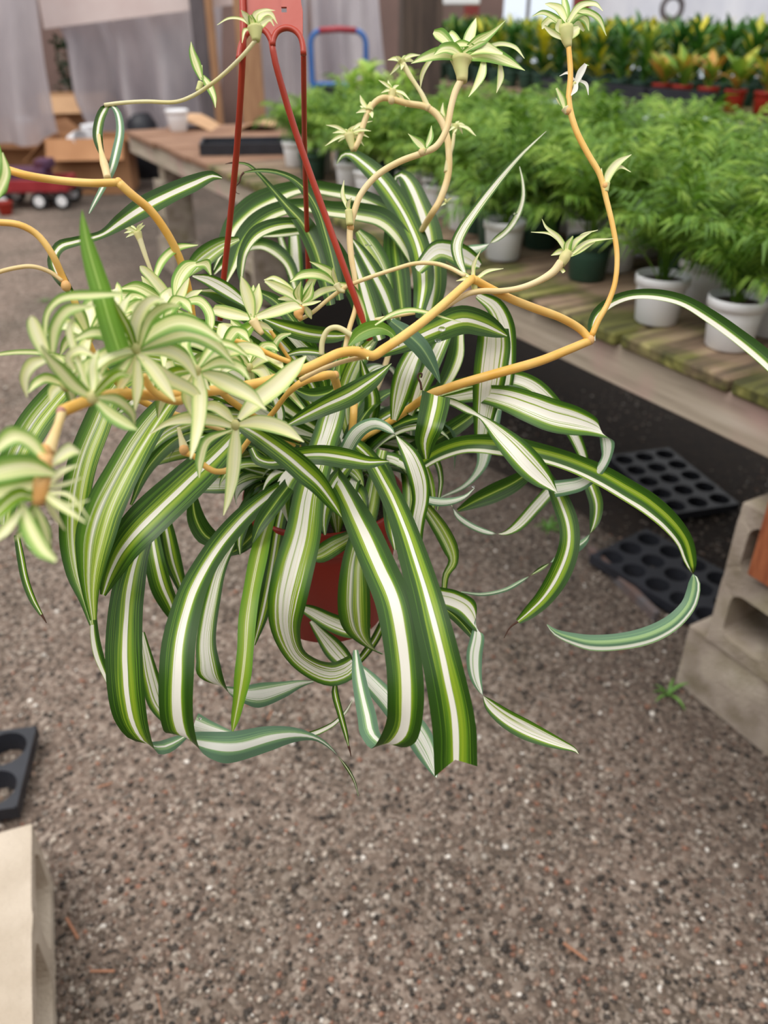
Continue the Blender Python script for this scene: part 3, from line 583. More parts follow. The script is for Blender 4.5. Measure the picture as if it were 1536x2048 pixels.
# ---- upper / back leaves
leaf('A', [.75,.80,.84,.86], [(838,625,24),(847,565,42),(838,500,46),(820,455,47),(792,402,46),(757,354,40),(722,322,30),(700,308,20),(685,310,13),(673,328,2)])
leaf('C', [.80,.85,.88], [(850,640,40),(862,575,60),(860,520,62),(852,460,58),(836,410,46),(818,368,36),(803,350,22),(792,354,10),(789,372,3)])
leaf('G', [.78,.82,.85], [(805,630,36),(796,560,50),(788,500,44),(784,450,28),(778,412,6)])
leaf('S', [.84,.88,.86,.80], [(830,500,20),(800,440,26),(765,412,28),(725,394,28),(665,381,28),(608,374,28),(555,389,38),(505,414,46),(468,448,38),(448,487,26),(436,515,12),(427,540,2)], seg=52)
leaf('S', [.80,.83,.82,.76], [(835,530,24),(800,470,36),(765,437,40),(720,425,38),(665,419,32),(605,411,28),(550,422,32),(510,447,36),(482,482,32),(465,527,24),(450,568,6)], seg=52)
leaf('S', [.77,.77,.75,.72], [(705,600,14),(690,560,18),(672,515,20),(640,472,18),(600,449,20),(555,449,26),(512,467,28),(488,502,20),(481,540,15),(482,568,4)])
leaf('S', [.85,.85], [(640,455,8),(600,462,16),(560,467,16),(525,472,4)])
leaf('S', [.84,.86,.84], [(596,580,18),(580,530,22),(555,502,26),(525,488,24),(495,492,24),(465,508,26),(440,530,18),(428,548,4)])
leaf('M', [.72,.72], [(478,478,10),(445,490,32),(412,512,42),(390,532,32),(376,552,6)])
leaf('G', [.75,.76,.76], [(662,610,18),(645,540,34),(628,485,40),(604,443,34),(575,412,20),(545,378,12),(515,345,8),(495,329,6),(470,325,4)], dry=[(470,325),(460,326),(451,328)])
leaf('G', [.74,.75,.75], [(680,600,16),(665,520,26),(650,462,28),(638,425,26),(618,388,24),(590,360,15),(556,345,10),(517,341,8),(488,345,3)], dry=[(488,345),(482,352),(479,364),(471,374),(472,385),(479,388)])
leaf('B', [.88,.88], [(590,610,30),(592,550,31),(590,500,28),(588,468,22)])
leaf('B', [.88,.88], [(584,570,8),(572,515,16),(560,472,12)])
leaf('G', [.76,.77], [(742,690,24),(724,620,36),(700,560,36),(680,510,28),(658,462,8)])
leaf('C', [.77,.78], [(790,650,24),(768,590,40),(745,545,38),(720,502,24),(704,478,5)])
leaf('M', [.79,.80], [(780,580,20),(760,530,40),(735,488,40),(716,462,14)])
leaf('C', [.74,.75], [(760,680,24),(740,620,42),(722,560,34),(706,510,10)])
leaf('B', [.76,.78,.80], [(835,540,24),(875,502,42),(915,510,48),(945,524,36),(960,532,14)])
leaf('B', [.80,.80], [(925,492,12),(940,500,-22),(965,495,-15),(990,480,10),(1015,460,12),(1035,430,13),(1046,395,10),(1045,362,7),(1039,333,2)])
leaf('B', [.70,.72,.76], [(932,552,6),(918,522,20),(913,490,24),(925,460,22),(945,430,20),(973,392,18),(1005,352,14),(1040,312,9),(1070,283,5),(1093,262,1)])
leaf('T', [.70,.70,.70,.68], [(1186,682,10),(1183,650,16),(1195,625,20),(1228,601,20),(1268,589,19),(1318,590,22),(1368,603,24),(1418,632,28),(1468,667,30),(1536,722,34),(1600,790,30),(1650,860,10)])
leaf('C', [.58,.60,.64], [(142,585,14),(118,550,26),(107,520,24),(120,494,24),(150,484,20),(180,477,18),(207,468,18),(240,446,32),(285,417,44),(340,388,40),(390,366,34),(425,352,20),(444,356,5)])
leaf('C', [.60,.60,.59], [(216,345,5),(205,312,10),(196,275,20),(200,240,20),(212,215,16),(222,210,-10),(235,226,-14),(240,260,-17),(233,300,-19),(222,340,-17),(205,375,-13),(185,413,-8),(178,427,-3)])
leaf('N', [.43,.42], [(238,700,46),(222,650,46),(205,590,43),(188,535,37),(174,485,27),(167,448,14),(164,420,1)])
leaf('Q', [.50,.48], [(170,725,8),(85,706,11),(40,704,10),(0,708,7),(-25,713,3)])
# ---- dense middle left of the crown
for v_, d_, r_ in (('S',[.72,.66,.64],[(645,860,20),(560,800,30),(480,742,32),(400,705,26),(330,695,6)]), ('A',[.74,.68,.66],[(650,850,20),(590,762,30),(520,702,34),(450,662,30),(388,640,8)]),
    ('M',[.74,.70,.70],[(640,872,20),(540,842,30),(440,832,34),(340,862,28),(280,922,6)]), ('B',[.74,.69,.68],[(640,880,20),(570,850,24),(480,802,32),(400,775,34),(300,785,26),(225,835,6)]),
    ('A',[.75,.71,.70],[(652,840,20),(620,762,28),(560,684,34),(480,622,30),(420,592,8)]), ('G',[.75,.73,.73],[(660,830,20),(640,742,28),(600,662,32),(550,602,24),(500,576,5)]),
    ('A',[.74,.72,.74],[(640,860,20),(590,822,26),(530,792,30),(460,792,26),(400,832,8)]), ('B',[.68,.69],[(385,552,5),(415,560,24),(455,582,30),(497,612,14)]), ('S',[.69,.70],[(396,583,8),(440,590,28),(490,614,26),(524,645,6)]),
    ('A',[.69,.70],[(528,638,8),(570,655,30),(620,668,35),(670,672,28),(704,670,6)]), ('B',[.72,.74],[(568,662,14),(596,690,32),(628,722,34),(650,760,20)]), ('Q',[.66,.66],[(548,722,8),(550,690,14),(562,673,13),(582,667,4)]),
    ('A',[.67,.67],[(570,711,6),(600,703,16),(640,706,14),(664,718,4)]), ('G',[.68,.68],[(588,778,8),(620,790,26),(655,786,28),(674,774,8)]), ('Q',[.62,.61],[(438,746,6),(480,728,18),(530,745,22),(570,775,20),(602,812,9),(624,838,1)]),
    ('B',[.66,.66],[(536,775,10),(552,800,18),(560,830,22),(556,862,8)]), ('M',[.76,.75],[(700,880,20),(690,800,34),(712,730,38),(740,690,24),(760,670,6)]), ('L',[.77,.76],[(690,870,14),(700,800,26),(695,730,30),(705,690,16)]),
    ('A',[.76,.74],[(700,890,18),(735,850,30),(745,800,32),(730,750,22),(722,720,5)]), ('B',[.78,.78],[(720,880,20),(770,880,34),(830,890,36),(880,880,20)]), ('G',[.77,.77],[(700,930,20),(770,925,30),(850,890,36),(930,840,30),(990,790,10)]),
    ('M',[.79,.79],[(690,900,20),(760,850,34),(850,800,38),(930,770,30),(1000,765,6)]), ('A',[.80,.80],[(690,900,20),(640,960,30),(600,1010,30),(575,1050,8)]), ('B',[.80,.82],[(500,880,10),(560,870,30),(640,880,34)]),
    ('A',[.70,.66,.65],[(700,925,22),(668,968,34),(652,1010,34),(648,1045,20),(650,1070,5)]), ('M',[.72,.67,.66],[(735,1040,8),(705,1070,24),(668,1092,38),(636,1110,34),(612,1112,8)]), ('G',[.72,.68,.66],[(640,930,22),(620,985,34),(612,1030,34),(610,1075,10)]),
    ('A',[.72,.66,.64],[(760,915,20),(775,960,32),(782,1010,34),(785,1060,28),(790,1100,6)]), ('G',[.73,.67,.66],[(600,940,20),(575,975,30),(548,1010,34),(520,1050,26),(505,1085,5)]), ('B',[.72,.68,.67],[(720,930,18),(700,985,30),(694,1030,26),(700,1062,5)]),
    ('M',[.75,.72,.71],[(800,900,20),(818,950,32),(822,1010,34),(812,1070,26),(798,1120,5)]), ('A',[.74,.71,.70],[(560,950,20),(520,985,32),(490,1030,34),(478,1080,20),(480,1110,4)]),
    ('A',[.72,.72],[(470,930,8),(520,945,28),(580,955,30),(640,945,20)]), ('M',[.77,.76],[(610,900,20),(520,900,34),(440,930,34),(370,980,26),(330,1040,6)]), ('G',[.74,.73],[(600,890,20),(480,860,30),(370,870,32),(300,930,26),(262,1010,6)])):
    leaf(v_, d_, r_)
# ---- filler leaves in the crown (3-D arcs)
def arc_leaf(az, el, L, w, var, drop=1.0, base=.02):
    h = Vector((math.cos(az), math.sin(az), 0)); pts = []; p = CROWN + h*base + Vector((0,0,-.02)); a = el; m = 26
    for i in range(m):
        pts.append(p.copy()); t = i/(m-1); a -= drop*(.05+.17*t*t+.05*t); a = max(a, -1.5)
        p = p + (h*math.cos(a) + Vector((0,0,1))*math.sin(a))*(L/m)
    side = h.cross(Vector((0,0,1))); vs = []; uvs = []; nc = 6
    for i, q in enumerate(pts):
        t = i/(m-1); ww = w*min(1, .45+2.2*t)*min(1, (1-t)*3.2+.02)
        T = (pts[min(i+1, m-1)]-pts[max(i-1, 0)]).normalized(); N = side.cross(T)
        for j in range(nc+1):
            s = j/nc*2-1; vs.append(q + side*(s*ww*.5) + N*(abs(s)**1.4*ww*.13)); uvs.append(((s+1)/2, i*L/m*4))
    fs = [(i*(nc+1)+j, i*(nc+1)+j+1, (i+1)*(nc+1)+j+1, (i+1)*(nc+1)+j) for i in range(m-1) for j in range(nc)]
    me = mesh('leaf', vs, fs); ul = me.uv_layers.new(name='UVMap'); li = np.zeros(len(me.loops), int); me.loops.foreach_get('vertex_index', li)
    ul.data.foreach_set('uv', np.array(uvs)[li].ravel()); me.polygons.foreach_set('use_smooth', [True]*len(me.polygons))
    pl(link('leaf', me, LV[var]))
rf = random.Random(21)
for i in range(52):
    az = rf.uniform(-.6, 3.75) if i % 4 else rf.uniform(0, 6.283)
    fr = math.sin(az) < -.2
    arc_leaf(az, rf.uniform(.75, 1.4), rf.uniform(.07, .10) if fr else rf.uniform(.10, .20), rf.uniform(.015, .027), rf.choice('BAMBSGTAG'), rf.uniform(.55, 1.3), rf.uniform(.005, .035))
# ------------------------------------------------------------------ runners (stolons): (px, py, depth) and radius in mm
def runner(mat, pts, r, node=None):
    P = cat_rom(np.array(pts, float), max(14, len(pts)*6)); q = [at(*p) for p in P]
    rr = list(np.interp(np.linspace(0, 1, len(q)), np.linspace(0, 1, len(r)), [a/1000 for a in r])) if isinstance(r, list) else r/1000
    mb = MB(); mb.tube(q, rr, 10); o = pl(mb.build('runner', mat, None, True))
    for (x, y, d, R, mt) in (node or []):
        m2 = MB(); c = at(x, y, d); R *= .84/1000
        m2.lathe([(R*math.sin(a)*1.0+1e-5, -R*1.15*math.cos(a)) for a in np.linspace(0, math.pi, 9)], 12)
        k = m2.build('node', mt, None, True, loc=c); k.parent = o
    return o
runner(M_run, [(-60,320,.56),(0,335,.56),(50,350,.56),(110,360,.57),(180,366,.57),(237,365,.575)], 2.7, [(237,365,.575,3.6,M_run)])
runner(M_run, [(237,365,.575),(262,388,.58),(300,420,.59),(330,460,.60),(352,500,.61),(367,540,.62),(378,585,.63),(386,640,.64),(402,720,.66),(460,800,.69),(600,880,.74)], [3.1,2.9,3.0])
runner(M_run3, [(209,210,.60),(240,206,.60),(290,203,.60),(350,204,.595),(385,192,.59),(420,170,.58),(450,146,.575),(485,112,.565),(512,80,.56)], 1.4)
runner(M_run2, [(215,356,.585),(211,338,.588),(205,315,.59),(200,290,.595),(198,270,.60)], [2.6,3.0,1.5,1.2])
runner(M_run, [(-60,446,.56),(0,445,.56),(40,450,.56),(75,470,.565),(105,510,.57),(128,560,.58),(148,600,.585),(165,650,.59),(195,720,.61),(280,800,.66),(420,850,.70),(600,895,.745)], [2.2,2.5,2.8,2.8], [(132,572,.578,4.2,M_node)])
runner(M_run2, [(-60,570,.57),(-10,547,.57),(30,536,.57),(65,533,.57),(100,544,.575),(125,562,.578)], 1.5)
runner(M_run, [(680,905,.75),(740,868,.745),(800,830,.73),(862,788,.69),(890,778,.69),(930,765,.685),(1000,745,.68),(1080,722,.68),(1140,698,.68),(1178,682,.68)], [2.6,3.4,3.9,4.0,3.6], [(1180,680,.68,4.6,M_node)])
runner(M_run, [(1180,680,.68),(1160,658,.68),(1120,635,.67),(1068,616,.66),(1018,596,.65),(975,574,.64),(945,557,.63)], [3.3,3.6,3.2])
runner(M_run, [(945,557,.63),(930,570,.625),(900,597,.615),(850,640,.60),(800,677,.59),(765,700,.585),(745,712,.58),(715,703,.575),(680,706,.57),(645,722,.565),(610,738,.56),(560,755,.55),(500,770,.535),(420,782,.515),(350,790,.50),(290,790,.48),(230,789,.45),(180,800,.43),(125,822,.41)], [3.2,3.6,3.4,3.2,3.2], [(745,712,.58,3.6,M_run)])
runner(M_run2, [(125,822,.41),(116,850,.40),(106,878,.395),(96,905,.39)], [2.4,2.0,2.6,3.6], [(122,824,.408,2.9,M_purple),(88,905,.388,4.6,M_node)])
runner(M_run, [(1183,672,.68),(1196,642,.68),(1215,608,.68),(1230,565,.68),(1234,510,.68),(1226,455,.68),(1213,400,.68),(1200,350,.68),(1176,308,.68),(1152,260,.68),(1138,205,.68),(1141,150,.68),(1137,88,.68)], [2.6,2.2,2.2,2.5,2.6,2.2], [(1210,372,.679,3.2,M_node),(1137,222,.679,3.2,M_node)])
runner(M_run2, [(690,700,.66),(698,660,.66),(712,610,.66),(710,560,.66),(702,510,.66),(700,460,.66),(708,425,.66),(722,388,.66),(755,350,.66),(800,323,.66),(845,306,.66),(873,292,.66),(893,258,.66),(903,210,.66),(912,180,.66),(924,158,.66)], [2.2,2.0,2.7,2.5,2.6,2.6,2.9], [(701,455,.659,3.5,M_node),(843,304,.658,3.2,M_run2)])
runner(M_run2, [(690,885,.76),(760,760,.85),(815,560,.90),(840,470,.82),(862,430,.765),(880,400,.76),(896,352,.76),(898,310,.76),(893,270,.76),(878,235,.76),(852,214,.76),(815,207,.76),(790,200,.76),(765,196,.76),(745,210,.76),(730,240,.76),(718,280,.76),(708,300,.76)], [3.2,2.8,3.2,2.6], [(783,200,.759,4.2,M_run2),(856,215,.759,3.6,M_run2)])
runner(M_run3, [(856,215,.76),(842,185,.76),(822,155,.76),(806,128,.76)], [2.6,1.9,2.8])
runner(M_run3, [(893,345,.76),(897,318,.76),(905,290,.76),(908,268,.76)], [2.8,2.2,1.5])
runner(M_run2, [(598,640,.68),(625,625,.67),(655,600,.665),(690,575,.655),(730,558,.65),(790,538,.65),(830,527,.65),(870,527,.645),(900,536,.64),(930,552,.635)], 1.7)
runner(M_run2, [(855,640,.62),(895,612,.625),(935,588,.63),(965,582,.635),(1000,582,.64),(1040,576,.64),(1075,563,.64),(1105,545,.64),(1122,525,.64)], [1.5,1.9,2.3,2.2,2.5,3.6])
runner(M_run2, [(740,712,.585),(690,722,.58),(640,740,.575),(600,760,.57)], 1.7)
runner(M_run2, [(750,640,.63),(790,632,.628),(830,625,.626)], 1.6)
runner(M_run, [(420,668,.57),(455,678,.575),(500,690,.58),(545,711,.585),(580,724,.59)], 1.9)
runner(M_run3, [(643,710,.66),(645,682,.658),(656,660,.656),(674,655,.654),(698,667,.654),(712,680,.656)], 2.3)
runner(M_run, [(676,780,.63),(671,762,.62),(664,750,.61),(640,753,.60),(620,757,.60),(594,771,.60),(572,791,.61),(550,820,.62),(525,850,.63),(500,878,.64),(480,905,.65)], [3.2,3.4,2.0,2.2,2.2], [(671,750,.612,3.4,M_node)])
runner(M_run, [(708,805,.72),(707,830,.715),(704,865,.72)], 3.4)
runner(M_run, [(366,905,.55),(388,912,.55),(410,932,.55),(432,943,.55),(455,940,.555),(470,925,.56)], 2.1, [(368,900,.549,4.0,M_node)])
runner(M_run3, [(368,895,.55),(362,875,.55),(357,855,.55)], [3.2,1.8,1.2])
runner(M_run2, [(413,850,.55),(435,857,.552),(460,864,.555),(470,855,.556)], 1.4)
runner(M_run, [(286,750,.47),(300,775,.475),(325,795,.48),(355,802,.485),(380,792,.49)], [2.2,2.6])
runner(M_run, [(540,660,.66),(560,690,.665),(580,720,.67)], 1.5)
runner(M_run3, [(318,590,.66),(305,550,.66),(292,515,.66),(282,485,.66),(276,468,.66)], [1.6,1.4,2.0,2.6])
runner(M_run, [(352,925,.0+.60),(330,910,.60)], 1.2) if False else None
# ------------------------------------------------------------------ plantlets: a short base with its own small leaves
def plantlet(c, d, leaves, base=None, mat=None, var='P', lat=.03):
    """c: pixel of the growing point, leaves: rows from the base outwards, drawn at depth d moving a little nearer or farther"""
    mb = MB()
    if base: P = cat_rom(np.array([(a, b, d) for a, b, r in base], float), 8); mb.tube([at(*p) for p in P], list(np.interp(np.linspace(0,1,8), np.linspace(0,1,len(base)), [r/1000 for _, _, r in base])), 10)
    else:
        q = at(*c, d); R = .003; mb.lathe([(R*math.sin(a)+1e-5, -R*1.3*math.cos(a)) for a in np.linspace(0, math.pi, 7)], 10, c=q)
    o = pl(mb.build('plantlet', mat or M_sock, None, True))
    for i, lf in enumerate(leaves):
        v = var
        if isinstance(lf, tuple): v, lf = lf
        e = d + (((i*37) % 11)/10-.5)*lat
        me = ribbon_mesh('leaf', lf, [d, (d+e)/2, e], seg=max(14, len(lf)*7), ncr=6, chan=.34)
        k = link('leaf', me, LV[v]); k.parent = o
    return o
Q = lambda l: ('Q', l)
plantlet((273,696), .44, [
 [(273,690,12),(272,655,28),(283,622,28),(306,600,20),(330,600,3)], Q([(275,695,12),(310,664,32),(355,645,38),(400,655,30),(445,684,5)]),
 Q([(278,700,10),(325,680,30),(380,668,34),(430,690,26),(470,730,4)]), [(270,700,12),(225,704,28),(190,728,28),(173,765,18),(169,795,3)],
 [(275,705,12),(303,735,28),(328,770,26),(350,803,3)], [(273,708,10),(260,740,24),(243,770,18),(230,793,3)],
 Q([(265,690,10),(230,671,22),(185,665,22),(138,686,3)]), [(275,720,14),(276,770,24),(270,822,3)],
 [(290,715,14),(335,755,28),(385,782,22),(412,812,3)], Q([(268,705,12),(240,712,24),(212,725,24),(200,755,4)]),
 [(265,690,8),(240,650,20),(248,610,18),(262,590,2)], Q([(278,700,8),(300,640,24),(330,615,22),(360,612,4)]),
 Q([(270,700,10),(235,745,26),(200,760,22),(180,800,3)]), [(280,705,10),(330,700,28),(370,720,26),(395,760,4)], ('L', [(272,700,10),(258,660,18),(240,625,14),(228,600,3)])], lat=.06)
plantlet((185,795), .40, [
 Q([(185,795,12),(150,770,30),(120,738,30),(95,712,16),(82,690,4)]), [(98,722,10),(84,690,28),(72,662,30),(64,640,20),(62,632,4)], [(95,718,12),(66,728,26),(50,755,20),(54,795,2)],
 Q([(105,705,12),(112,655,28),(138,620,26),(190,612,3)]), Q([(190,800,12),(220,828,28),(255,850,22),(275,860,2)]),
 Q([(245,588,8),(185,590,20),(125,596,18),(97,622,13),(90,660,10),(94,695,2)]), [(150,740,10),(138,715,18),(160,700,20),(192,714,3)],
 [(185,790,8),(188,760,18),(187,730,18),(196,700,3)], Q([(190,795,10),(232,800,24),(262,825,18),(270,850,2)]), [(180,790,8),(150,700,16),(140,660,16),(150,630,3)], Q([(185,800,8),(170,760,24),(175,730,24),(200,712,3)]),
 ('L', [(186,795,8),(215,765,20),(240,748,20),(262,752,3)])], lat=.05)
plantlet((393,742), .47, [
 [(395,742,16),(400,790,32),(397,845,28),(388,890,16),(381,918,2)], [(405,745,14),(448,762,36),(500,790,28),(533,820,2)], [(395,738,8),(420,715,18),(455,696,3)],
 Q([(388,738,10),(360,705,26),(325,696,24),(290,712,3)]), [(392,745,10),(375,790,24),(385,830,10),(390,850,2)], Q([(395,736,8),(370,690,24),(395,660,22),(420,665,3)]), Q([(398,742,8),(440,725,24),(480,735,20),(500,760,3)]),
 Q([(392,740,8),(430,690,22),(460,690,18),(500,715,3)]), ('L', [(393,740,10),(350,745,24),(320,765,20),(310,790,3)])], lat=.04)
plantlet((471,850), .53, [
 [(474,850,8),(518,845,30),(568,858,28),(608,884,2)], [(472,855,12),(470,900,28),(465,955,26),(456,1000,14),(447,1031,2)], [(468,845,10),(448,824,24),(425,812,22),(396,816,4)],
 [(465,852,12),(425,840,24),(380,836,28),(335,846,14),(300,868,2)], [(470,853,4),(458,862,10),(448,866,2)], [(478,838,12),(510,805,36),(555,770,38),(590,735,28),(612,712,3)], Q([(462,860,6),(415,880,20),(400,920,20),(398,955,3)])], lat=.03)
plantlet((349,617), .60, [
 [(347,612,12),(325,580,22),(302,553,20),(285,537,14),(280,532,3)], [(350,614,10),(362,590,20),(372,568,12),(378,556,2)], Q([(352,602,14),(358,562,30),(376,535,30),(402,524,3)]), Q([(345,612,12),(310,592,24),(272,573,22),(236,578,2)]),
 Q([(345,620,12),(290,600,26),(235,592,22),(180,604,3)]), [(355,615,10),(385,590,16),(404,580,2)], Q([(362,606,10),(398,602,20),(418,625,20),(420,652,18),(411,676,2)]), Q([(350,620,12),(374,640,24),(380,672,3)]), Q([(308,562,10),(325,522,18),(355,496,16),(396,490,2)]),
 [(348,612,10),(320,590,22),(295,570,18),(283,552,2)], Q([(392,530,10),(412,528,22),(422,550,4)]), Q([(345,622,10),(300,632,26),(258,648,22),(240,680,3)]), Q([(350,622,10),(350,660,26),(330,690,3)])], lat=.03)
plantlet((505,636), .62, [
 [(505,632,12),(498,600,26),(489,572,20),(482,552,2)], [(507,632,12),(513,600,26),(518,567,2)], [(502,636,12),(465,628,26),(430,620,20),(424,622,2)], [(510,636,12),(555,622,24),(590,612,20),(604,616,2)],
 Q([(505,640,8),(490,662,28),(470,650,20),(462,640,3)]), [(505,642,8),(528,652,14),(546,660,2)], ('L', [(505,650,14),(486,668,30),(478,695,3)]), Q([(505,640,10),(500,610,20),(506,585,16),(507,570,2)])], base=[(525,668,1.8),(515,655,3),(506,640,4)], mat=M_run2, lat=.02)
plantlet((604,610), .66, [
 [(604,607,8),(582,588,18),(552,573,20),(530,562,6)], [(606,605,8),(615,580,16),(628,556,14),(638,542,2)], [(608,608,8),(640,585,15),(662,578,12),(683,578,2)], Q([(600,605,8),(596,585,20),(602,563,2)]), [(600,608,8),(580,596,16),(556,598,3)],
 [(608,612,8),(617,625,14),(623,638,2)], Q([(604,605,8),(618,590,20),(626,563,2)]), [(600,606,8),(575,575,14),(548,556,10),(528,560,2)], ('L', [(602,608,6),(598,592,18),(604,572,2)]), [(604,610,6),(625,606,8),(642,602,2)]], base=[(603,640,1.5),(597,628,4.5),(603,612,3)], mat=M_node, lat=.03)
plantlet((673,566), .655, [Q([(673,567,8),(662,545,16),(640,532,12),(619,523,1)]), Q([(672,567,10),(640,550,20),(605,550,18),(580,564,2)]), Q([(675,568,10),(700,576,18),(720,610,20),(727,650,14),(716,692,1)]), [(673,566,8),(667,548,10),(666,535,1)]], base=[(690,583,1.5),(680,580,2),(673,568,3)], mat=M_run3)
plantlet((923,115), .66, [
 Q([(922,116,12),(882,108,28),(848,116,18),(822,127,1)]), Q([(926,116,14),(970,108,36),(1012,122,24),(1050,141,1)]), [(928,108,12),(938,76,22),(947,52,14),(952,36,1)], Q([(932,100,12),(960,82,24),(985,65,12),(1012,40,1)]),
 Q([(912,110,12),(895,84,22),(878,68,26),(867,64,10)]), [(920,108,10),(915,85,16),(902,68,14),(893,78,3)], [(935,106,12),(968,96,26),(1005,108,6)], [(965,98,8),(1000,88,10),(1030,95,9),(1049,117,1)], [(872,108,6),(855,128,10),(844,150,9),(841,176,1)],
 [(968,120,10),(963,150,18),(950,175,10),(937,194,1)], [(1000,126,8),(1001,155,14),(993,186,1)], Q([(925,112,10),(905,98,26),(885,98,20),(868,110,3)]), Q([(920,112,10),(945,95,22),(925,88,16),(900,92,2)])],
 base=[(924,164,4.2),(924,150,5.0),(922,135,6.2),(922,118,9.5)], mat=M_sock, var='P')
plantlet((1130,50), .68, [
 Q([(1130,55,12),(1110,36,14),(1085,25,10),(1064,33,1)]), [(1128,50,10),(1104,38,16),(1088,50,14),(1084,58,2)], Q([(1135,48,12),(1165,24,16),(1195,36,14),(1213,72,1)]), [(1135,45,10),(1160,12,14),(1190,8,10),(1206,22,1)],
 ('P', [(1132,45,12),(1118,18,18),(1100,10,10),(1090,8,2)]), [(1132,65,14),(1150,45,26),(1168,62,6)], [(1126,78,8),(1105,66,14),(1088,52,5)], [(1132,80,12),(1148,62,24),(1158,54,8)], Q([(1133,45,14),(1131,15,16),(1124,-20,3)]),
 [(1128,75,12),(1118,55,18),(1120,38,8)], Q([(1135,55,10),(1150,35,18),(1170,40,16),(1178,62,2)])], base=[(1138,95,2.6),(1135,86,4.2),(1132,70,6.2),(1130,55,7.0)], mat=M_sock)
plantlet((512,50), .56, [
 [(508,56,12),(492,32,13),(482,20,1)], [(505,52,8),(482,38,6),(457,37,5),(434,50,1)], [(512,55,14),(522,32,14),(540,27,10),(555,48,1)], [(510,50,12),(512,28,12),(530,20,6),(550,21,1)], [(503,60,8),(490,60,8),(484,86,1)], [(515,52,10),(535,36,10),(551,38,1)],
 Q([(510,60,12),(505,45,16),(500,30,8)]), [(514,60,12),(526,48,14),(540,40,8),(548,52,2)]], base=[(512,82,2.5),(512,72,4),(510,55,5.5)], mat=M_sock, lat=.02)
plantlet((405,158), .60, [Q([(404,160,8),(393,130,19),(384,102,12),(382,83,1)]), Q([(405,152,8),(417,170,16),(428,195,11),(431,216,1)]), [(404,160,6),(402,145,8),(404,130,2)]], base=[(396,182,2.0),(402,165,2.4)], mat=M_sock, lat=.01)
plantlet((1136,503), .64, [
 [(1136,508,10),(1116,475,12),(1092,454,6),(1084,438,1)], [(1130,492,8),(1100,468,6),(1062,464,1)], [(1140,498,12),(1118,504,12),(1102,511,1)], [(1140,500,14),(1155,480,12),(1186,462,1)], [(1144,505,12),(1178,483,9),(1227,477,1)], [(1142,495,6),(1165,470,6),(1196,460,1)],
 Q([(1134,512,12),(1136,490,16),(1146,472,3)]), [(1140,510,10),(1160,500,12),(1190,484,2)], [(1128,545,8),(1118,530,12),(1130,515,3)]], base=[(1122,530,3),(1128,518,4.5),(1136,502,3.5)], mat=M_sock, lat=.02)
plantlet((1211,370), .68, [[(1211,376,6),(1217,350,17),(1236,325,15),(1263,309,1)], [(1214,362,6),(1238,334,10),(1262,344,1)], [(1206,370,4),(1204,352,5),(1203,336,1)]], base=[(1211,384,2.5),(1212,366,3.5)], mat=M_sock, lat=.01)
plantlet((1152,162), .68, [('W', [(1150,170,8),(1162,144,14),(1172,128,7)]), ('W', [(1148,160,5),(1135,146,6),(1119,152,1)]), ('W', [(1155,160,5),(1172,168,7),(1177,190,1)]), ('W', [(1153,163,6),(1150,180,10),(1142,191,2)]), ('W', [(1150,160,3),(1160,150,4),(1163,162,1)]), ('L', [(1168,135,2),(1173,130,5),(1178,131,2)])], base=[(1142,175,.8),(1150,165,1.5)], mat=M_sock, lat=.01)
plantlet((1130,215), .68, [Q([(1131,224,6),(1124,198,16),(1113,176,7)]), [(1128,215,5),(1118,205,6),(1112,196,1)]], base=[(1136,226,2.5),(1130,216,3.5)], mat=M_run3, lat=.01)
plantlet((850,300), .658, [Q([(852,301,4),(840,288,20),(816,267,1)]), Q([(850,299,6),(861,275,13),(863,251,1)])], base=[(848,306,1),(850,298,1.8)], mat=M_sock, lat=.01)
def sprig(c, d, tips, w=7, up=(705,302), br=(1.5,4.5)):
    lv = []
    for i, (x, y) in enumerate(tips):
        mx, my = (c[0]+x)/2 + (y-c[1])*.12, (c[1]+y)/2 - abs(x-c[0])*.12
        lv.append([(c[0], c[1], w*.7), (mx, my, w), (x, y, .8)])
    plantlet(c, d, lv, base=[(up[0], up[1], br[0]), (c[0], c[1], br[1])], mat=M_sock, lat=.02)
sprig((698,268), .76, [(652,250),(650,292),(676,284),(742,262),(745,242),(688,258),(712,250),(738,275),(728,292),(700,255),(665,266)], 8, (706,302), (2,5))
sprig((738,222), .76, [(712,226),(720,190),(735,215),(745,236),(728,236),(720,212)], 10, (742,205))
sprig((785,180), .76, [(762,186),(770,165),(798,170),(820,200),(812,215),(793,205),(757,160),(776,160)], 7, (783,200), (3,4))
sprig((803,122), .76, [(792,112),(775,120),(818,112),(842,110),(830,124),(780,150),(802,140)], 9, (806,130), (2,4))
sprig((893,245), .77, [(868,222),(886,205),(875,235),(890,230),(903,248),(913,262),(868,215)], 9, (893,262), (2,4))
sprig((912,250), .77, [(898,262),(930,250),(948,270),(952,272),(918,242),(925,268),(905,270)], 7, (908,268), (1.5,3.5))
sprig((948,562), .635, [(962,500),(1007,537),(918,545),(912,562),(968,552),(952,530),(930,575)], 8, (950,585), (2,3.2))
sprig((730,706), .58, [(722,690),(716,715),(742,692),(736,720)], 7, (738,712), (1.5,2.5))
sprig((275,465), .66, [(240,455),(252,475),(262,450),(290,450),(248,466),(284,470),(286,445)], 8, (284,492), (1.5,3.5))
sprig((893,405), .76, [(905,395),(882,412),(880,385)], 5, (890,398), (1,1.5))
sprig((697,420), .655, [(703,395),(688,360),(700,405)], 9, (700,450), (3,3))
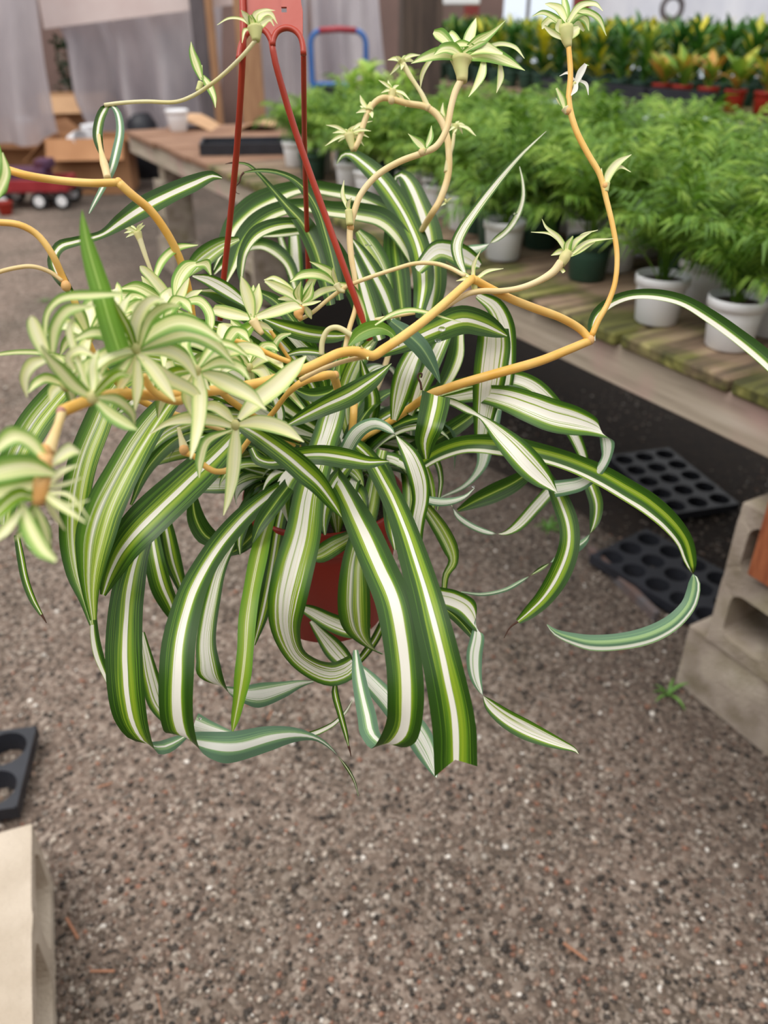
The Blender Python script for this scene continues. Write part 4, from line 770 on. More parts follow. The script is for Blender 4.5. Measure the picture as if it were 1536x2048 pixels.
# broad blurred plantlet at the left edge, nearest to the lens
plantlet((88,940), .35, [
 Q([(112,948,10),(60,932,46),(0,940,52),(-60,965,20)]), Q([(95,925,10),(60,882,34),(25,872,40),(-15,905,20)]), [(95,935,8),(140,900,28),(160,905,6)], Q([(40,1000,12),(58,1055,36),(85,1100,34),(112,1122,10)]), [(95,985,8),(138,990,10),(180,1040,2)],
 [(90,975,8),(130,968,10),(165,955,2)], [(90,990,8),(120,1010,18),(172,1045,3)], Q([(70,1010,8),(90,1060,24),(100,1110,3)]), [(60,990,8),(20,1010,20),(-20,1060,6)], Q([(90,960,10),(40,975,40),(-10,985,36),(-50,990,10)]), [(95,975,8),(120,945,14),(155,930,3)],
 [(50,1010,8),(10,1060,22),(-15,1085,6)], Q([(80,960,8),(30,955,30),(-20,1000,20)]), [(85,985,6),(105,1020,14),(130,1060,3)], ('L', [(80,1000,8),(40,990,30),(0,1020,28),(-30,1060,4)]), [(92,985,6),(140,1010,8),(178,1000,2)], Q([(80,985,8),(60,1040,26),(30,1080,4)])],
 base=[(92,908,3.0),(88,940,3.2),(80,985,3.6),(75,1010,2.5)], mat=M_node, lat=.05)
plantlet((-20,370), .50, [Q([(-25,420,10),(0,378,24),(12,345,22),(5,305,3)]), Q([(-25,400,10),(6,380,20),(18,360,4)]), ('N', [(-25,380,16),(0,340,24),(-2,290,4)])], lat=.01)
# water droplets on the leaves
mb = MB()
for x, y, d, R in ((884,658,.655,.0032),(876,681,.652,.0028),(1031,428,.795,.002),(947,973,.77,.0016),(733,490,.77,.0016),(741,491,.77,.0013),(400,1437,.685,.0014)):
    mb.lathe([(R*math.sin(a)+1e-5, -R*.6*math.cos(a)) for a in np.linspace(0, math.pi, 7)], 10, c=at(x, y, d))
dr = pl(mb.build('water_droplets', M_droplet, None, True)); dr['kind'] = 'stuff'
# more young rosettes packed among the ones above
def rosette(c, d, R, n_, w, seed):
    r = random.Random(seed); lv = []
    for i in range(n_):
        a = 2*math.pi*(i+r.uniform(-.3,.3))/n_; L = R*r.uniform(.75,1.1); x1 = c[0]+math.cos(a)*L*.5; y1 = c[1]-math.sin(a)*L*.42-R*.22
        x2 = c[0]+math.cos(a)*L; y2 = c[1]-math.sin(a)*L*.62+R*r.uniform(-.05,.22); ww = w*r.uniform(.85,1.15)
        rows = [(c[0], c[1], ww*.45), (x1, y1, ww), ((x1+x2)/2+math.cos(a)*3, (y1+y2)/2-R*.06, ww*.85), (x2, y2, 2)]
        lv.append(Q(rows) if i % 2 else rows)
    plantlet(c, d, lv, lat=.05)
for k, (c, d, R, n_, w) in enumerate((((325,655), .53, 105, 8, 26), ((178,672), .47, 95, 8, 24), ((440,712), .56, 100, 8, 25), ((345,780), .52, 85, 7, 24), ((235,640), .52, 90, 7, 24), ((500,735), .61, 80, 7, 22), ((130,770), .44, 75, 6, 24))):
    rosette(c, d, R, n_, w, 100+k)
# ------------------------------------------------------------------ potted palms on the bench
M_potw = simple_mat('white_pot_plastic', '#ececf0', .42, '#f3f3f5', scale=6)
M_potg = simple_mat('green_pot_plastic', '#2c4a3c', .5, '#2f5041', scale=6)
def pot_mesh(R=.066, h=.118, r=.052):
    mb = MB(); mb.lathe([(0,0),(r-.004,0),(r,.004),(R-.006,h-.028),(R-.0055,h-.024),(R,h-.022),(R,h-.002),(R-.002,h),(R-.004,h-.002),(R-.006,h-.03),(r,.01)], 28)
    me = mb.mesh('pot'); me.polygons.foreach_set('use_smooth', [True]*len(me.polygons)); return me
def soil_mesh(R=.06, h=.1):
    mb = MB(); mb.lathe([(0,h+.006),(R*.5,h+.003),(R*.96,h)], 20); return mb.mesh('soil')
PM = {}
for nm, mt in (('w', M_potw), ('g', M_potg), ('r', M_redpot)):
    PM[nm] = pot_mesh(); PM[nm].materials.append(mt)
SM = soil_mesh(); SM.materials.append(M_soil)
def frond_mat(name, c1, c2, c3, tr=.3):
    m, n, l, b = new_mat(name)
    at_ = n.new('ShaderNodeUVMap'); sx = n.new('ShaderNodeSeparateXYZ'); tcn = n.new('ShaderNodeTexCoord'); l.new(tcn.outputs['UV'], sx.inputs[0]); n.remove(at_)
    oi = n.new('ShaderNodeObjectInfo'); r = ramp(n, [(0, lin(c1)), (.5, lin(c2)), (1, lin(c3))])
    mm = n.new('ShaderNodeMath'); mm.operation = 'ADD'; l.new(sx.outputs[0], mm.inputs[0]); l.new(oi.outputs['Random'], mm.inputs[1])
    m2 = n.new('ShaderNodeMath'); m2.operation = 'MULTIPLY'; m2.inputs[1].default_value = .5; l.new(mm.outputs[0], m2.inputs[0]); l.new(m2.outputs[0], r.inputs[0])
    l.new(r.outputs[0], b.inputs['Base Color']); b.inputs['Roughness'].default_value = .5
    tr_ = n.new('ShaderNodeBsdfTranslucent'); ms = n.new('ShaderNodeMixShader'); ms.inputs[0].default_value = tr; l.new(r.outputs[0], tr_.inputs[0])
    l.new(b.outputs[0], ms.inputs[1]); l.new(tr_.outputs[0], ms.inputs[2]); l.new(ms.outputs[0], n['Material Output'].inputs[0]); return m
M_frond = frond_mat('palm_frond', '#24480a', '#658f27', '#abc653')
def frond_mesh(k):
    r = random.Random(k); L = r.uniform(.24,.33); m = 22; a = r.uniform(1.15,1.45); dr = r.uniform(1.0,1.7)
    p = Vector((0,0,0)); P = []; D = []
    for i in range(m):
        t = i/(m-1); an = a - dr*t**1.6; d = Vector((math.cos(an), 0, math.sin(an))); P.append(p.copy()); D.append(d); p = p + d*L/m
    v = []; f = []; uv = []
    def quad(pts, u):
        b_ = len(v); v.extend(pts); uv.extend([u]*len(pts)); return b_
    for i in range(m-1):   # stem, a thin three-sided strip
        w = .0022*(1-i/m*.7); q = [P[i]+Vector((0,w,0)), P[i]+Vector((0,-w,0)), P[i+1]+Vector((0,-w,0)), P[i+1]+Vector((0,w,0))]
        b_ = quad(q, .4); f.append((b_, b_+1, b_+2, b_+3))
        q = [P[i]+D[i].cross(Vector((0,1,0)))*w, P[i]-D[i].cross(Vector((0,1,0)))*w, P[i+1]-D[i].cross(Vector((0,1,0)))*w, P[i+1]+D[i].cross(Vector((0,1,0)))*w]
        b_ = quad(q, .4); f.append((b_, b_+1, b_+2, b_+3))
    st = 7
    for i in range(st, m):
        t = (i-st)/(m-1-st); ll = r.uniform(.09,.135)*(1-.35*t)*(.7+.3*min(1, t*4)); w = .0050
        up = Vector((0,1,0)).cross(D[i])*-1
        if up.z < 0: up = -up
        for s in (-1, 1):
            d0 = (D[i]*(.65+.5*t) + Vector((0,s,0))*1.0 + up*r.uniform(-.1,.25)).normalized(); d1 = (d0 + Vector((0,0,-r.uniform(.5,1.3)))).normalized()
            a0 = P[i]; a1 = a0 + d0*ll*.45; a2 = a1 + d1*ll*.55
            sd = d0.cross(up).normalized()*w; u = r.random()
            b_ = quad([a0, a1+sd, a2, a1-sd], u); mid = quad([a1+up*-.002], u)
            f.append((b_, b_+1, mid)); f.append((b_+1, b_+2, mid)); f.append((b_+2, b_+3, mid)); f.append((b_+3, b_, mid))
    me = mesh('frond', v, f); ul = me.uv_layers.new(name='UVMap'); li = np.zeros(len(me.loops), int); me.loops.foreach_get('vertex_index', li)
    U = np.array([(a_, 0) for a_ in uv]); ul.data.foreach_set('uv', U[li].ravel()); me.materials.append(M_frond); return me
FR = [frond_mesh(k) for k in range(8)]
def palm(loc, pot, label, n=17, sc_=1.0, group=None):
    t = empty('potted_palm', loc, random.uniform(0, 6.28)); tag(t, label, 'palm', group)
    link('pot', PM[pot], None, t); link('soil', SM, None, t)
    for i in range(n):
        k = link('frond', FR[random.randrange(8)], None, t, loc=(random.uniform(-.012,.012), random.uniform(-.012,.012), .10))
        tl = random.uniform(-.25,.45) if i > n*.35 else random.uniform(-.5,.0)
        k.rotation_euler = (random.uniform(-.2,.2), tl, i*2.39996+random.uniform(-.3,.3)); s = sc_*random.uniform(.8,1.12); k.scale = (s, s, s)
    return t
placed = []
GP = 'feathery potted palms crowded on the long bench'
front = [((1455,698),'w','palm in the front white pot at the mossy bench edge, rightmost fully visible',.82),((1311,648),'w','bushy palm in a white pot at the bench edge, second pot from the right',1.0),((1172,563),'g','tall dark palm in a dark green pot behind the small pale sprig',1.05),
         ((1005,522),'w','palm in a white pot at the bench edge behind the thin curled leaf',1.0),((925,462),'w','palm in a white pot right of the spider plant, nearer of the two',.95),((880,438),'w','palm in a white pot right of the spider plant, farther of the two',.95),
         ((640,352),'w','palm in a white pot seen just right of the middle red hanger strap',.95),((592,338),'w','palm in the white pot standing last before the empty end of the bench',.9),((1540,672),'w','palm in a white pot cut off by the right picture edge',1.0),
         ((700,385),'w','palm in a white pot half hidden behind the arching leaf tip of the spider plant',.95),((822,408),'w','palm in a white pot hidden behind the broad upright spider plant leaf',.95),((1080,500),'g','palm in a dark green pot right of the white pot behind the thin curled leaf',1.0),((1395,612),'w','palm in a white pot standing behind and between the two rightmost front pots',1.0),((1228,545),'w','palm in a white pot just behind the dark green pot at the bench edge',1.0),((960,470),'g','palm in a dark green pot between two white pots right of the spider plant',1.0)]
for (px, col, lab, s) in front:
    p = on_z(px[0], px[1]-6, ZT); p.z = ZT; placed.append(p); palm(p, col, lab, 20, s)
s = -.95; row = 0
while s < 3.15:
    for qi in range(7):
        q = .27 + qi*.165 + random.uniform(-.015,.015); p = bq(s + (.09 if qi % 2 else 0) + random.uniform(-.015,.015), q, ZT)
        if q > 1.27 or any((p-o).length < .15 for o in placed): continue
        if s > 2.55 and q > .62: continue
        # only plants that can be in view or just outside it
        dep = p.y*CT + (H-p.z)*ST; xx = 768 + F*p.x/dep
        if xx > 1800 or p.y < .9: continue
        placed.append(p); palm(p, 'w' if random.random() < .75 else 'g', 'feathery green palm in the dense rows filling the bench behind the front pots', 17, random.uniform(.88,1.1), GP)
    s += .18
# ------------------------------------------------------------------ broad-leaved plants
def blade_mesh(name, L, w, bend, mat, seg=5):
    v = []; f = []; uv = []
    for i in range(seg+1):
        t = i/seg; an = 1.2 - bend*t; 
        x = sum(math.cos(1.2-bend*j/seg) for j in range(i))*L/seg; z = sum(math.sin(1.2-bend*j/seg) for j in range(i))*L/seg
        ww = w*.5*(math.sin(math.pi*(.06+.94*t)**.8)+.02)
        v += [(x, -ww, z+ww*.35), (x, 0, z), (x, ww, z+ww*.35)]; uv += [(0,t),(.5,t),(1,t)]
    for i in range(seg):
        a = i*3; f += [(a, a+1, a+4, a+3), (a+1, a+2, a+5, a+4)]
    me = mesh(name, v, f); ul = me.uv_layers.new(name='UVMap'); li = np.zeros(len(me.loops), int); me.loops.foreach_get('vertex_index', li)
    ul.data.foreach_set('uv', np.array(uv)[li].ravel()); me.polygons.foreach_set('use_smooth', [True]*len(me.polygons)); me.materials.append(mat); return me
M_cg = frond_mat('croton_green', '#22481a', '#356823', '#5b9232', .2)
M_cy = frond_mat('croton_yellow', '#8a9a1e', '#d0c62c', '#ecdc3c', .25)
M_cm = frond_mat('croton_mixed', '#3d7426', '#7da236', '#c9bd3e', .25)
M_co = frond_mat('croton_orange', '#9aa03a', '#c98a3c', '#8fb04a', .25)
M_vg = frond_mat('variegated_pale', '#86b545', '#aacb5c', '#d6e08a', .3)
BLD = {'g': [blade_mesh('leaf', .12, .026, b_, M_cg) for b_ in (.6,1.1)], 'y': [blade_mesh('leaf', .11, .026, b_, M_cy) for b_ in (.5,.9)], 'm': [blade_mesh('leaf', .12, .03, b_, M_cm) for b_ in (.6,1.0)],
       'o': [blade_mesh('leaf', .15, .05, b_, M_co) for b_ in (.4,.8)], 'v': [blade_mesh('leaf', .11, .045, b_, M_vg) for b_ in (.8,1.4)], 'l': [blade_mesh('leaf', .17, .06, b_, M_cm) for b_ in (.4,.9)]}
M_stem = simple_mat('stem_green', '#4b6a2e', .6)
STM = MB(); STM.tube([(0,0,.09),(.003,.002,.2),(0,0,.33)], [.004,.003,.002], 6); STM = STM.mesh('stem'); STM.materials.append(M_stem)
def broad(name, loc, kinds, pot, label, cat, n=18, sc_=1.0, hgt=.22, group=None):
    t = empty(name, loc, random.uniform(0, 6.28)); tag(t, label, cat, group)
    link('pot', PM[pot], None, t); link('soil', SM, None, t); st = link('stem', STM, None, t); st.scale = (1,1,min(1, (hgt+.1)/.33))
    for i in range(n):
        z = .10 + hgt*(i/n)**.8; kd = random.choice(kinds); k = link('leaf', random.choice(BLD[kd]), None, t, loc=(0,0,z))
        k.rotation_euler = (random.uniform(-.2,.2), random.uniform(-.1,.7)*(1-i/n), i*2.39996); s = sc_*random.uniform(.8,1.15); k.scale = (s,s,s)
    return t
for (x, y, s) in ((735,255,1.2),(775,235,1.2),(705,262,1.0),(815,262,1.1),(760,285,1.1),(700,300,1.0),(790,300,1.0)):
    p = on_z(x, y+35, ZT); p.z = ZT
    qq = (p-B0).dot(BN)
    if qq > BW-.08 or qq < .08: p = bq(min((p-B0).dot(BD), 4.6), min(max(qq, .1), BW-.1), ZT)
    if any((p-o).length < .14 for o in placed): p = p + BD*.16
    if any((p-o).length < .13 for o in placed): continue
    placed.append(p); broad('variegated_plant', p, 'v', 'w', 'pale yellow-green variegated plant at the far end of the palms, left of the dark post', 'plant', 26, s, .26, group='pale variegated plants left of the dark post')
# second bench with crotons
Z2 = 1.0
b2 = empty('croton_bench', bq(1.2, 2.95, 0), BR); tag(b2, 'wooden plant bench in the background carrying crotons in black trays', 'bench')
for i in range(9):
    mb = MB(); mb.box((0,0,0), (5.6, .14, .03), bev=.004); o = mb.build('slat', M_slat, b2); o.location = (2.8, -.08-i*.155, Z2-.015)
for x in (.3, 2.8, 5.3):
    mb = MB(); mb.box((0,0,0), (.09, 1.35, .09), bev=.004); o = mb.build('crossbeam', M_rail, b2); o.location = (x, -.7, Z2-.076)
    for y in (-.1, -1.3):
        mb = MB(); mb.box((0,0,0), (.09,.09,Z2-.121), bev=.004); o = mb.build('leg', M_rail, b2); o.location = (x, y, (Z2-.121)/2+.001)
M_tray = simple_mat('black_tray_plastic', '#22242b', .5, '#2c2e36', scale=10, rand=.1)
def tray_mesh(nx, ny, pitch, hole, depth, rim=.012):
    mb = MB(); Wx, Wy = nx*pitch, ny*pitch; N = 20
    for i in range(nx):
        for j in range(ny):
            cx, cy = -Wx/2+(i+.5)*pitch, -Wy/2+(j+.5)*pitch
            o = []; h = []; hb = []
            for k in range(N):
                a = 2*math.pi*k/N+math.pi/4; c_, s_ = math.cos(a), math.sin(a); q = pitch/2/max(abs(c_), abs(s_))
                o.append((cx+c_*q, cy+s_*q, 0)); h.append((cx+c_*hole, cy+s_*hole, 0)); hb.append((cx+c_*hole*.85, cy+s_*hole*.85, -depth))
            f = [(k, (k+1) % N, N+(k+1) % N, N+k) for k in range(N)] + [(N+k, N+(k+1) % N, 2*N+(k+1) % N, 2*N+k) for k in range(N)]
            mb.add(o+h+hb, f)
    for (c, s) in (((0, Wy/2+.002, -depth*.35), (Wx+.01, .004, depth*.7)), ((0, -Wy/2-.002, -depth*.35), (Wx+.01, .004, depth*.7)), ((Wx/2+.002, 0, -depth*.35), (.004, Wy+.01, depth*.7)), ((-Wx/2-.002, 0, -depth*.35), (.004, Wy+.01, depth*.7))): mb.box(c, s)
    return mb
def tray(loc, rz, args, label):
    o = tray_mesh(*args).build('plant_tray', M_tray); o.location = loc; o.rotation_euler = rz if isinstance(rz, tuple) else (0,0,rz); tag(o, label, 'tray'); return o
RP = []; CG = []
GC = 'crotons on the background bench'
for i in range(26):
    for j in range(4):
        s = 1.45 + i*.205; q = 3.12 + j*.32; p = bq(s+random.uniform(-.02,.02), q+random.uniform(-.02,.02), Z2+.004)
        dep = p.y*CT + (H-p.z)*ST; xx = 768 + F*p.x/dep
        if xx > 1640 or xx < 860: continue
        if j == 0 and xx > 1300:
            RP.append(xx); t_ = broad('broad_leaf_plant', p, 'lmo', 'r', 'yellow and green broad-leaved plant in a red pot, front row of the background bench', 'plant', 15, 1.25, .09, group='broad-leaved plants in red pots'); t_['_x'] = xx
        else:
            kk = random.choice(('ggg','gggy','gmg','ggyy','mgy')); broad('potted_croton', p, kk, 'g', 'croton with yellow-splashed leaves massed on the background bench' if ('y' in kk or 'm' in kk) else 'plain dark green croton massed on the background bench', 'plant', 34, random.uniform(1.5,1.9), .25, group='yellow-splashed crotons on the background bench' if ('y' in kk or 'm' in kk) else 'dark green crotons on the background bench')
for k, s in enumerate((3.0, 3.55, 4.1)):
    mb = MB(); mb.box((0,0,0), (.5,.014,.10)); mb.box((0,-.045,0), (.5,.012,.10)); mb.box((.25,-.022,0), (.014,.055,.10)); mb.box((-.25,-.022,0), (.014,.055,.10)); mb.box((0,-.022,-.045), (.5,.05,.008))
    o = mb.build('nursery_tray', M_tray); o.location = bq(s, 2.975, Z2+.051); o.rotation_euler = (0,0,BR); tag(o, 'black nursery tray at the front of the background bench, %s' % ('right one', 'middle one', 'left one')[k], 'tray')

ORD = ('leftmost','second from the left','third from the left','fourth from the left','fifth from the left','sixth from the left','seventh from the left','eighth from the left')
rp_ = sorted([o for o in C.objects if o.name.startswith('broad_leaf_plant')], key=lambda o: o['_x'])
for i, o in enumerate(rp_): o['label'] = 'yellow-green plant in a red pot, %s of the row by the crotons' % ORD[min(i, 7)]; del o['_x']
vg_ = sorted([o for o in C.objects if o.name.startswith('variegated_plant')], key=lambda o: o.location.x/(o.location.y+1))
for i, o in enumerate(vg_): o['label'] = 'pale yellow-green variegated plant left of the dark post, %s of its clump' % ORD[min(i, 7)]
# ------------------------------------------------------------------ background: walls, plastic sheets, posts, boxes, hand truck, cart
M_wall = simple_mat('back_wall', '#75615a', .9, '#8a7069', scale=1.2, bump=.1)
def vbox(name, x0, x1, y, z0, z1, th, mat, kind='structure', par=None):
    mb = MB(); mb.box(((x0+x1)/2, y+th/2, (z0+z1)/2), (x1-x0, th, z1-z0)); o = mb.build(name, mat, par)
    if kind: tag(o, kind=kind)
    return o
def X(px, py, y):  # world x and z at plane y
    v = (py-1024)/F; t = y/(CT-v*ST); return (px-768)/F*t, H-(ST+v*CT)*t
xr = X(1006, 40, 12.0)[0]
vbox('wall_back', -9, xr, 12.0, 0, 2.5, .12, M_wall)
M_side = simple_mat('shade_wall', '#6e6a60', .9, '#827c70', scale=1.0)  # unseen opaque walls added to block low-angle light and darken under the bench
vbox('shade_wall_rear', -7, 8, -2.0, 0, 2.7, .1, M_side)
for nm, xx_ in (('shade_wall_left', -7.0), ('shade_wall_right', 8.0)):
    mb = MB(); mb.box((xx_, 5, 1.35), (.1, 14, 2.7)); tag(mb.build(nm, M_side), kind='structure')
M_sheet, n, l, b = new_mat('plastic_sheet')
tc = n.new('ShaderNodeTexCoord'); mp = n.new('ShaderNodeMapping'); mp.inputs['Scale'].default_value = (1.6,1,.5); l.new(tc.outputs['Object'], mp.inputs[0])
g1 = n.new('ShaderNodeTexNoise'); g1.inputs['Scale'].default_value = 2.0; g1.inputs['Detail'].default_value = 4; l.new(mp.outputs[0], g1.inputs[0])
r1 = ramp(n, [(.3, lin('#b9b3ba')), (.5, lin('#d2cbd0')), (.7, lin('#ece6e9'))]); l.new(g1.outputs[0], r1.inputs[0]); l.new(r1.outputs[0], b.inputs['Base Color']); b.inputs['Roughness'].default_value = .35
tr = n.new('ShaderNodeBsdfTranslucent'); l.new(r1.outputs[0], tr.inputs[0]); tp = n.new('ShaderNodeBsdfTransparent'); m1 = n.new('ShaderNodeMixShader'); m1.inputs[0].default_value = .45
l.new(b.outputs[0], m1.inputs[1]); l.new(tr.outputs[0], m1.inputs[2]); m2 = n.new('ShaderNodeMixShader'); m2.inputs[0].default_value = .10
l.new(m1.outputs[0], m2.inputs[1]); l.new(tp.outputs[0], m2.inputs[2]); l.new(m2.outputs[0], n['Material Output'].inputs[0])
def sheet(name, edgeL, edgeR, y, label, seed, amp=.12, ztop=None, nx=90, nz=26, lean=.0, mat=None):
    """edgeL / edgeR: (px, py) rows from top to bottom of the hanging sheet at plane y"""
    r = random.Random(seed); ph = [(r.uniform(5,11), r.uniform(0,6), r.uniform(.4,1)) for _ in range(5)]
    L = [X(a, b_, y) for a, b_ in edgeL]; R = [X(a, b_, y) for a, b_ in edgeR]
    def ev(E, t):
        zs = np.array([e[1] for e in E]); xs = np.array([e[0] for e in E]); z = zs[0]+(zs[-1]-zs[0])*t
        return float(np.interp(-z, -zs, xs)), float(z)
    v = []; f = []
    for j in range(nz+1):
        t = j/nz; lx, lz = ev(L, t); rx, rz = ev(R, t)
        for i in range(nx+1):
            u = i/nx; x = lx+(rx-lx)*u; z = lz+(rz-lz)*u
            o = sum(a*math.sin(k*(u*2.4+t*.35*math.sin(p)) + p) for k, p, a in ph)*amp*(.35+.65*t)
            v.append((x, y + o - lean*t, z))
    for j in range(nz):
        for i in range(nx): a = j*(nx+1)+i; f.append((a, a+1, a+nx+2, a+nx+1))
    o = link(name, mesh(name, v, f), mat or M_sheet, smooth=True); tag(o, label, 'plastic sheet'); return o
sheet('plastic_sheet', [(-260,-250),(-230,0),(-200,280)], [(60,-250),(72,0),(86,120),(104,230),(118,292)], 8.8, 'greyish white plastic sheet hanging at the far left, above the cardboard boxes', 3)
sheet('plastic_sheet', [(60,-200),(95,0),(135,80),(150,190),(200,300)], [(450,-200),(445,0),(445,80),(445,200),(448,322)], 9.6, 'wide wrinkled plastic sheet hanging left of the red hanger, bottom flaring out', 5, lean=.10)
sheet('plastic_sheet', [(505,-200),(505,0),(500,100),(500,262)], [(615,-200),(615,0),(615,100),(625,262)], 9.8, 'plastic sheet strip hanging right behind the red hanger plate', 8, amp=.04)
sheet('plastic_sheet', [(622,-200),(620,0),(625,100),(640,275)], [(752,-200),(757,0),(764,80),(774,170)], 8.6, 'translucent plastic curtain hanging behind the blue hand truck', 11, amp=.06)
M_sheet2 = M_sheet.copy(); M_sheet2.name = 'plastic_sheet_bright'
for e, c in zip([q for q in M_sheet2.node_tree.nodes if q.type == 'VALTORGB'][0].color_ramp.elements, ('#cfcfd8', '#e3e2ea', '#f5f3f6')): e.color = lin(c)
sheet('plastic_sheet', [(1178,-150),(1182,0),(1185,130)], [(1760,-150),(1760,0),(1760,130)], 9.5, 'bright plastic greenhouse film behind the crotons at the upper right', 14, amp=.05, mat=M_sheet2)
# pale board along the top of the wide sheet
M_board = simple_mat('pale_board', '#dcc8c4', .8, '#e6d6d2', scale=3)
p0, p1 = X(88, 58, 9.2), X(480, 8, 9.2)
mb = MB(); a = Vector((p0[0], 9.2, p0[1])); c_ = Vector((p1[0], 9.2, p1[1])); up = Vector((0,0,.75)); th = Vector((0,.04,0))
mb.add([a, c_, c_+up, a+up, a+th, c_+th, c_+up+th, a+up+th], [(0,1,2,3),(7,6,5,4),(0,4,5,1),(2,6,7,3),(1,5,6,2),(0,3,7,4)]); o = mb.build('trim_1', M_board); tag(o, kind='structure')
# posts
M_post = simple_mat('dark_weathered_post', '#40342f', .85, '#5a4a42', scale=5, stretch=(6,6,.6), bump=.4)
M_tan = simple_mat('tan_wood', '#9c7152', .75, '#b08763', scale=6, stretch=(5,5,.7), bump=.2)
M_grey = simple_mat('grey_post', '#5b5558', .8, '#6e666a', scale=5, stretch=(5,5,.7))
M_redwood = simple_mat('red_painted_wood', '#7c2f2b', .7, '#8b3a33', scale=5)
def post(px, py, y, w, mat, label, d=None, z1=3.4, rz=0):
    x, z = X(px, py, y); mb = MB(); mb.box((0,0,z1/2), (w, d or w, z1), bev=.005); o = mb.build('post', mat); o.location = (x, y, 0); o.rotation_euler = (0,0,rz); tag(o, label, 'post'); return o
post(838, 150, 5.45, .225, M_post, 'thick dark weathered timber post rising behind the potted palms', rz=.1)
post(410, 150, 9.15, .14, M_grey, 'dark grey post in front of the wide plastic sheet, left of the red hanger')
post(436, 200, 9.0, .07, M_tan, 'slim tan wooden post just left of the red hanger')
post(502, 150, 8.6, .22, M_tan, 'broad brown wooden plank standing behind the red hanger strap', d=.05)
post(940, 80, 11.0, .16, M_redwood, 'dark red painted post on the brown wall right of the dark timber post')
post(1163, 10, 9.2, .15, M_redwood, 'dark red post at the top edge behind the topmost pale plantlet')
post(1056, 20, 8.5, .03, M_grey, 'thin dark metal pole against the sky left of the topmost plantlet')
# ring-topped rod
x, z = X(1345, 12, 8.2); mb = MB(); mb.tube([(0,0,0),(0,0,z-.10)], .022, 8)
mb.tube([(.085*math.cos(a), 0, z-.015+.085*math.sin(a)) for a in np.linspace(0, 2*math.pi, 20)], .024, 8, cap=False); o = mb.build('ring_topped_rod', M_grey, None, True); o.location = (x, 8.2, 0); tag(o, 'grey metal rod with a ring on top behind the crotons', 'rod')
# white panel hanging at the top
x, z = X(890, 10, 8.0); mb = MB(); mb.box((0,0,.3), (.58,.03,.6), bev=.01); o = mb.build('hanging_panel', M_potw); o.location = (x, 8.0, z); tag(o, 'white hanging panel cut by the top edge right of the dark post', 'panel')
# shrubs seen in the gap between the two left sheets
M_shrub = frond_mat('dark_shrub_leaf', '#1a2f15', '#26421d', '#3b5f2b', .2)
def shrub(loc, w, h, n_, label, seed):
    r = random.Random(seed); mb = MB()
    for i in range(n_):
        c = Vector((r.uniform(-w, w)*.9, r.uniform(-.25,.25), r.uniform(0, h))); d = Vector((r.gauss(0,1), r.gauss(0,1), r.gauss(.3,.6))).normalized(); s = d.cross(Vector((r.gauss(0,1), r.gauss(0,1), r.gauss(0,1)))).normalized(); L = r.uniform(.07,.14)
        mb.add([c, c+d*L*.5+s*L*.2, c+d*L, c+d*L*.5-s*L*.2], [(0,1,2,3)])
    t = empty('leafy_shrub', loc); tag(t, label, 'shrub'); o = mb.build('foliage', M_shrub, t); o['kind'] = 'stuff'; m3 = MB(); m3.tube([(0,0,0),(.02,0,h*.5),(0,.02,h*.9)], [.03,.02,.008], 6); m3.build('trunk', M_post, t); return t
x, z = X(118, 150, 10.6); shrub((x, 11.55, 0), .35, 1.25, 900, 'dark green shrub seen in the gap between the two left plastic sheets', 2)
x, z = X(150, 150, 11.2); shrub((x+1.3, 11.5, 0), .35, 1.3, 700, 'dark shrub behind the wide plastic sheet on the left', 4)
# cardboard boxes
M_card = simple_mat('cardboard', '#a3744f', .85, '#b5855e', scale=3, bump=.1)
M_card2 = simple_mat('cardboard_pale', '#bb9470', .85, '#c9a27c', scale=3, bump=.1)
def open_box(loc, rz, w, d, h, label, mat):
    t = empty('cardboard_box', loc, rz); tag(t, label, 'box'); mb = MB(); th = .008
    for (c, s) in (((0,0,th/2),(w,d,th)), ((0,d/2,h/2),(w,th,h)), ((0,-d/2,h/2),(w,th,h)), ((w/2,0,h/2),(th,d,h)), ((-w/2,0,h/2),(th,d,h))): mb.box(c, s)
    mb.build('body', mat, t)
    for (x_, y_, R_, sx, sy) in ((0,-d/2,RX(-62),w*.96,d*.45), (0,d/2,RX(40),w*.96,d*.45), (w/2,0,RY(55),w*.42,d*.96), (-w/2,0,RY(-50),w*.42,d*.96)):
        off = Vector((0, -sy/2 if y_ < 0 else (sy/2 if y_ > 0 else 0), 0)) if x_ == 0 else Vector((sx/2 if x_ > 0 else -sx/2, 0, 0))
        R2 = R_ if x_ == 0 else R_
        m4 = MB(); Rm = {(-1,0): RX(50), (1,0): RX(-50)}[(1 if y_ > 0 else -1, 0)] if x_ == 0 else (RY(40) if x_ > 0 else RY(-40))
        if x_ == 0: Rm = RX(-50) if y_ > 0 else RX(50)
        m4.box(Vector((x_, y_, h)) + Rm@off, (sx, sy, th), Rm); m4.build('flap', mat, t)
    return t
b1 = on_z(190, 384, 0); open_box((b1.x, b1.y+.12, 0), .12, .74, .5, .50, 'open cardboard box on the ground below the wide plastic sheet, white pots inside', M_card)
b0 = on_z(30, 372, 0); open_box((b0.x-.12, b0.y+.56, 0), -.1, .95, .6, .55, 'large open cardboard box at the left edge behind the red cart', M_card)
b3 = on_z(120, 335, 0); open_box((b3.x+.1, b3.y+.55, 0), .3, .75, .5, .72, 'pale cardboard box with raised flap, behind the other two boxes on the left', M_card2)
def pot_stack(p, tilt, label, k=3):
    t = empty('plastic_pot_stack', p); tag(t, label, 'pots'); t.rotation_euler = tilt
    for i in range(k):
        m5 = pot_mesh(.09,.15,.065); m5.materials.append(M_potw); link('pot', m5, None, t, loc=(0,0,.03*i), smooth=True)
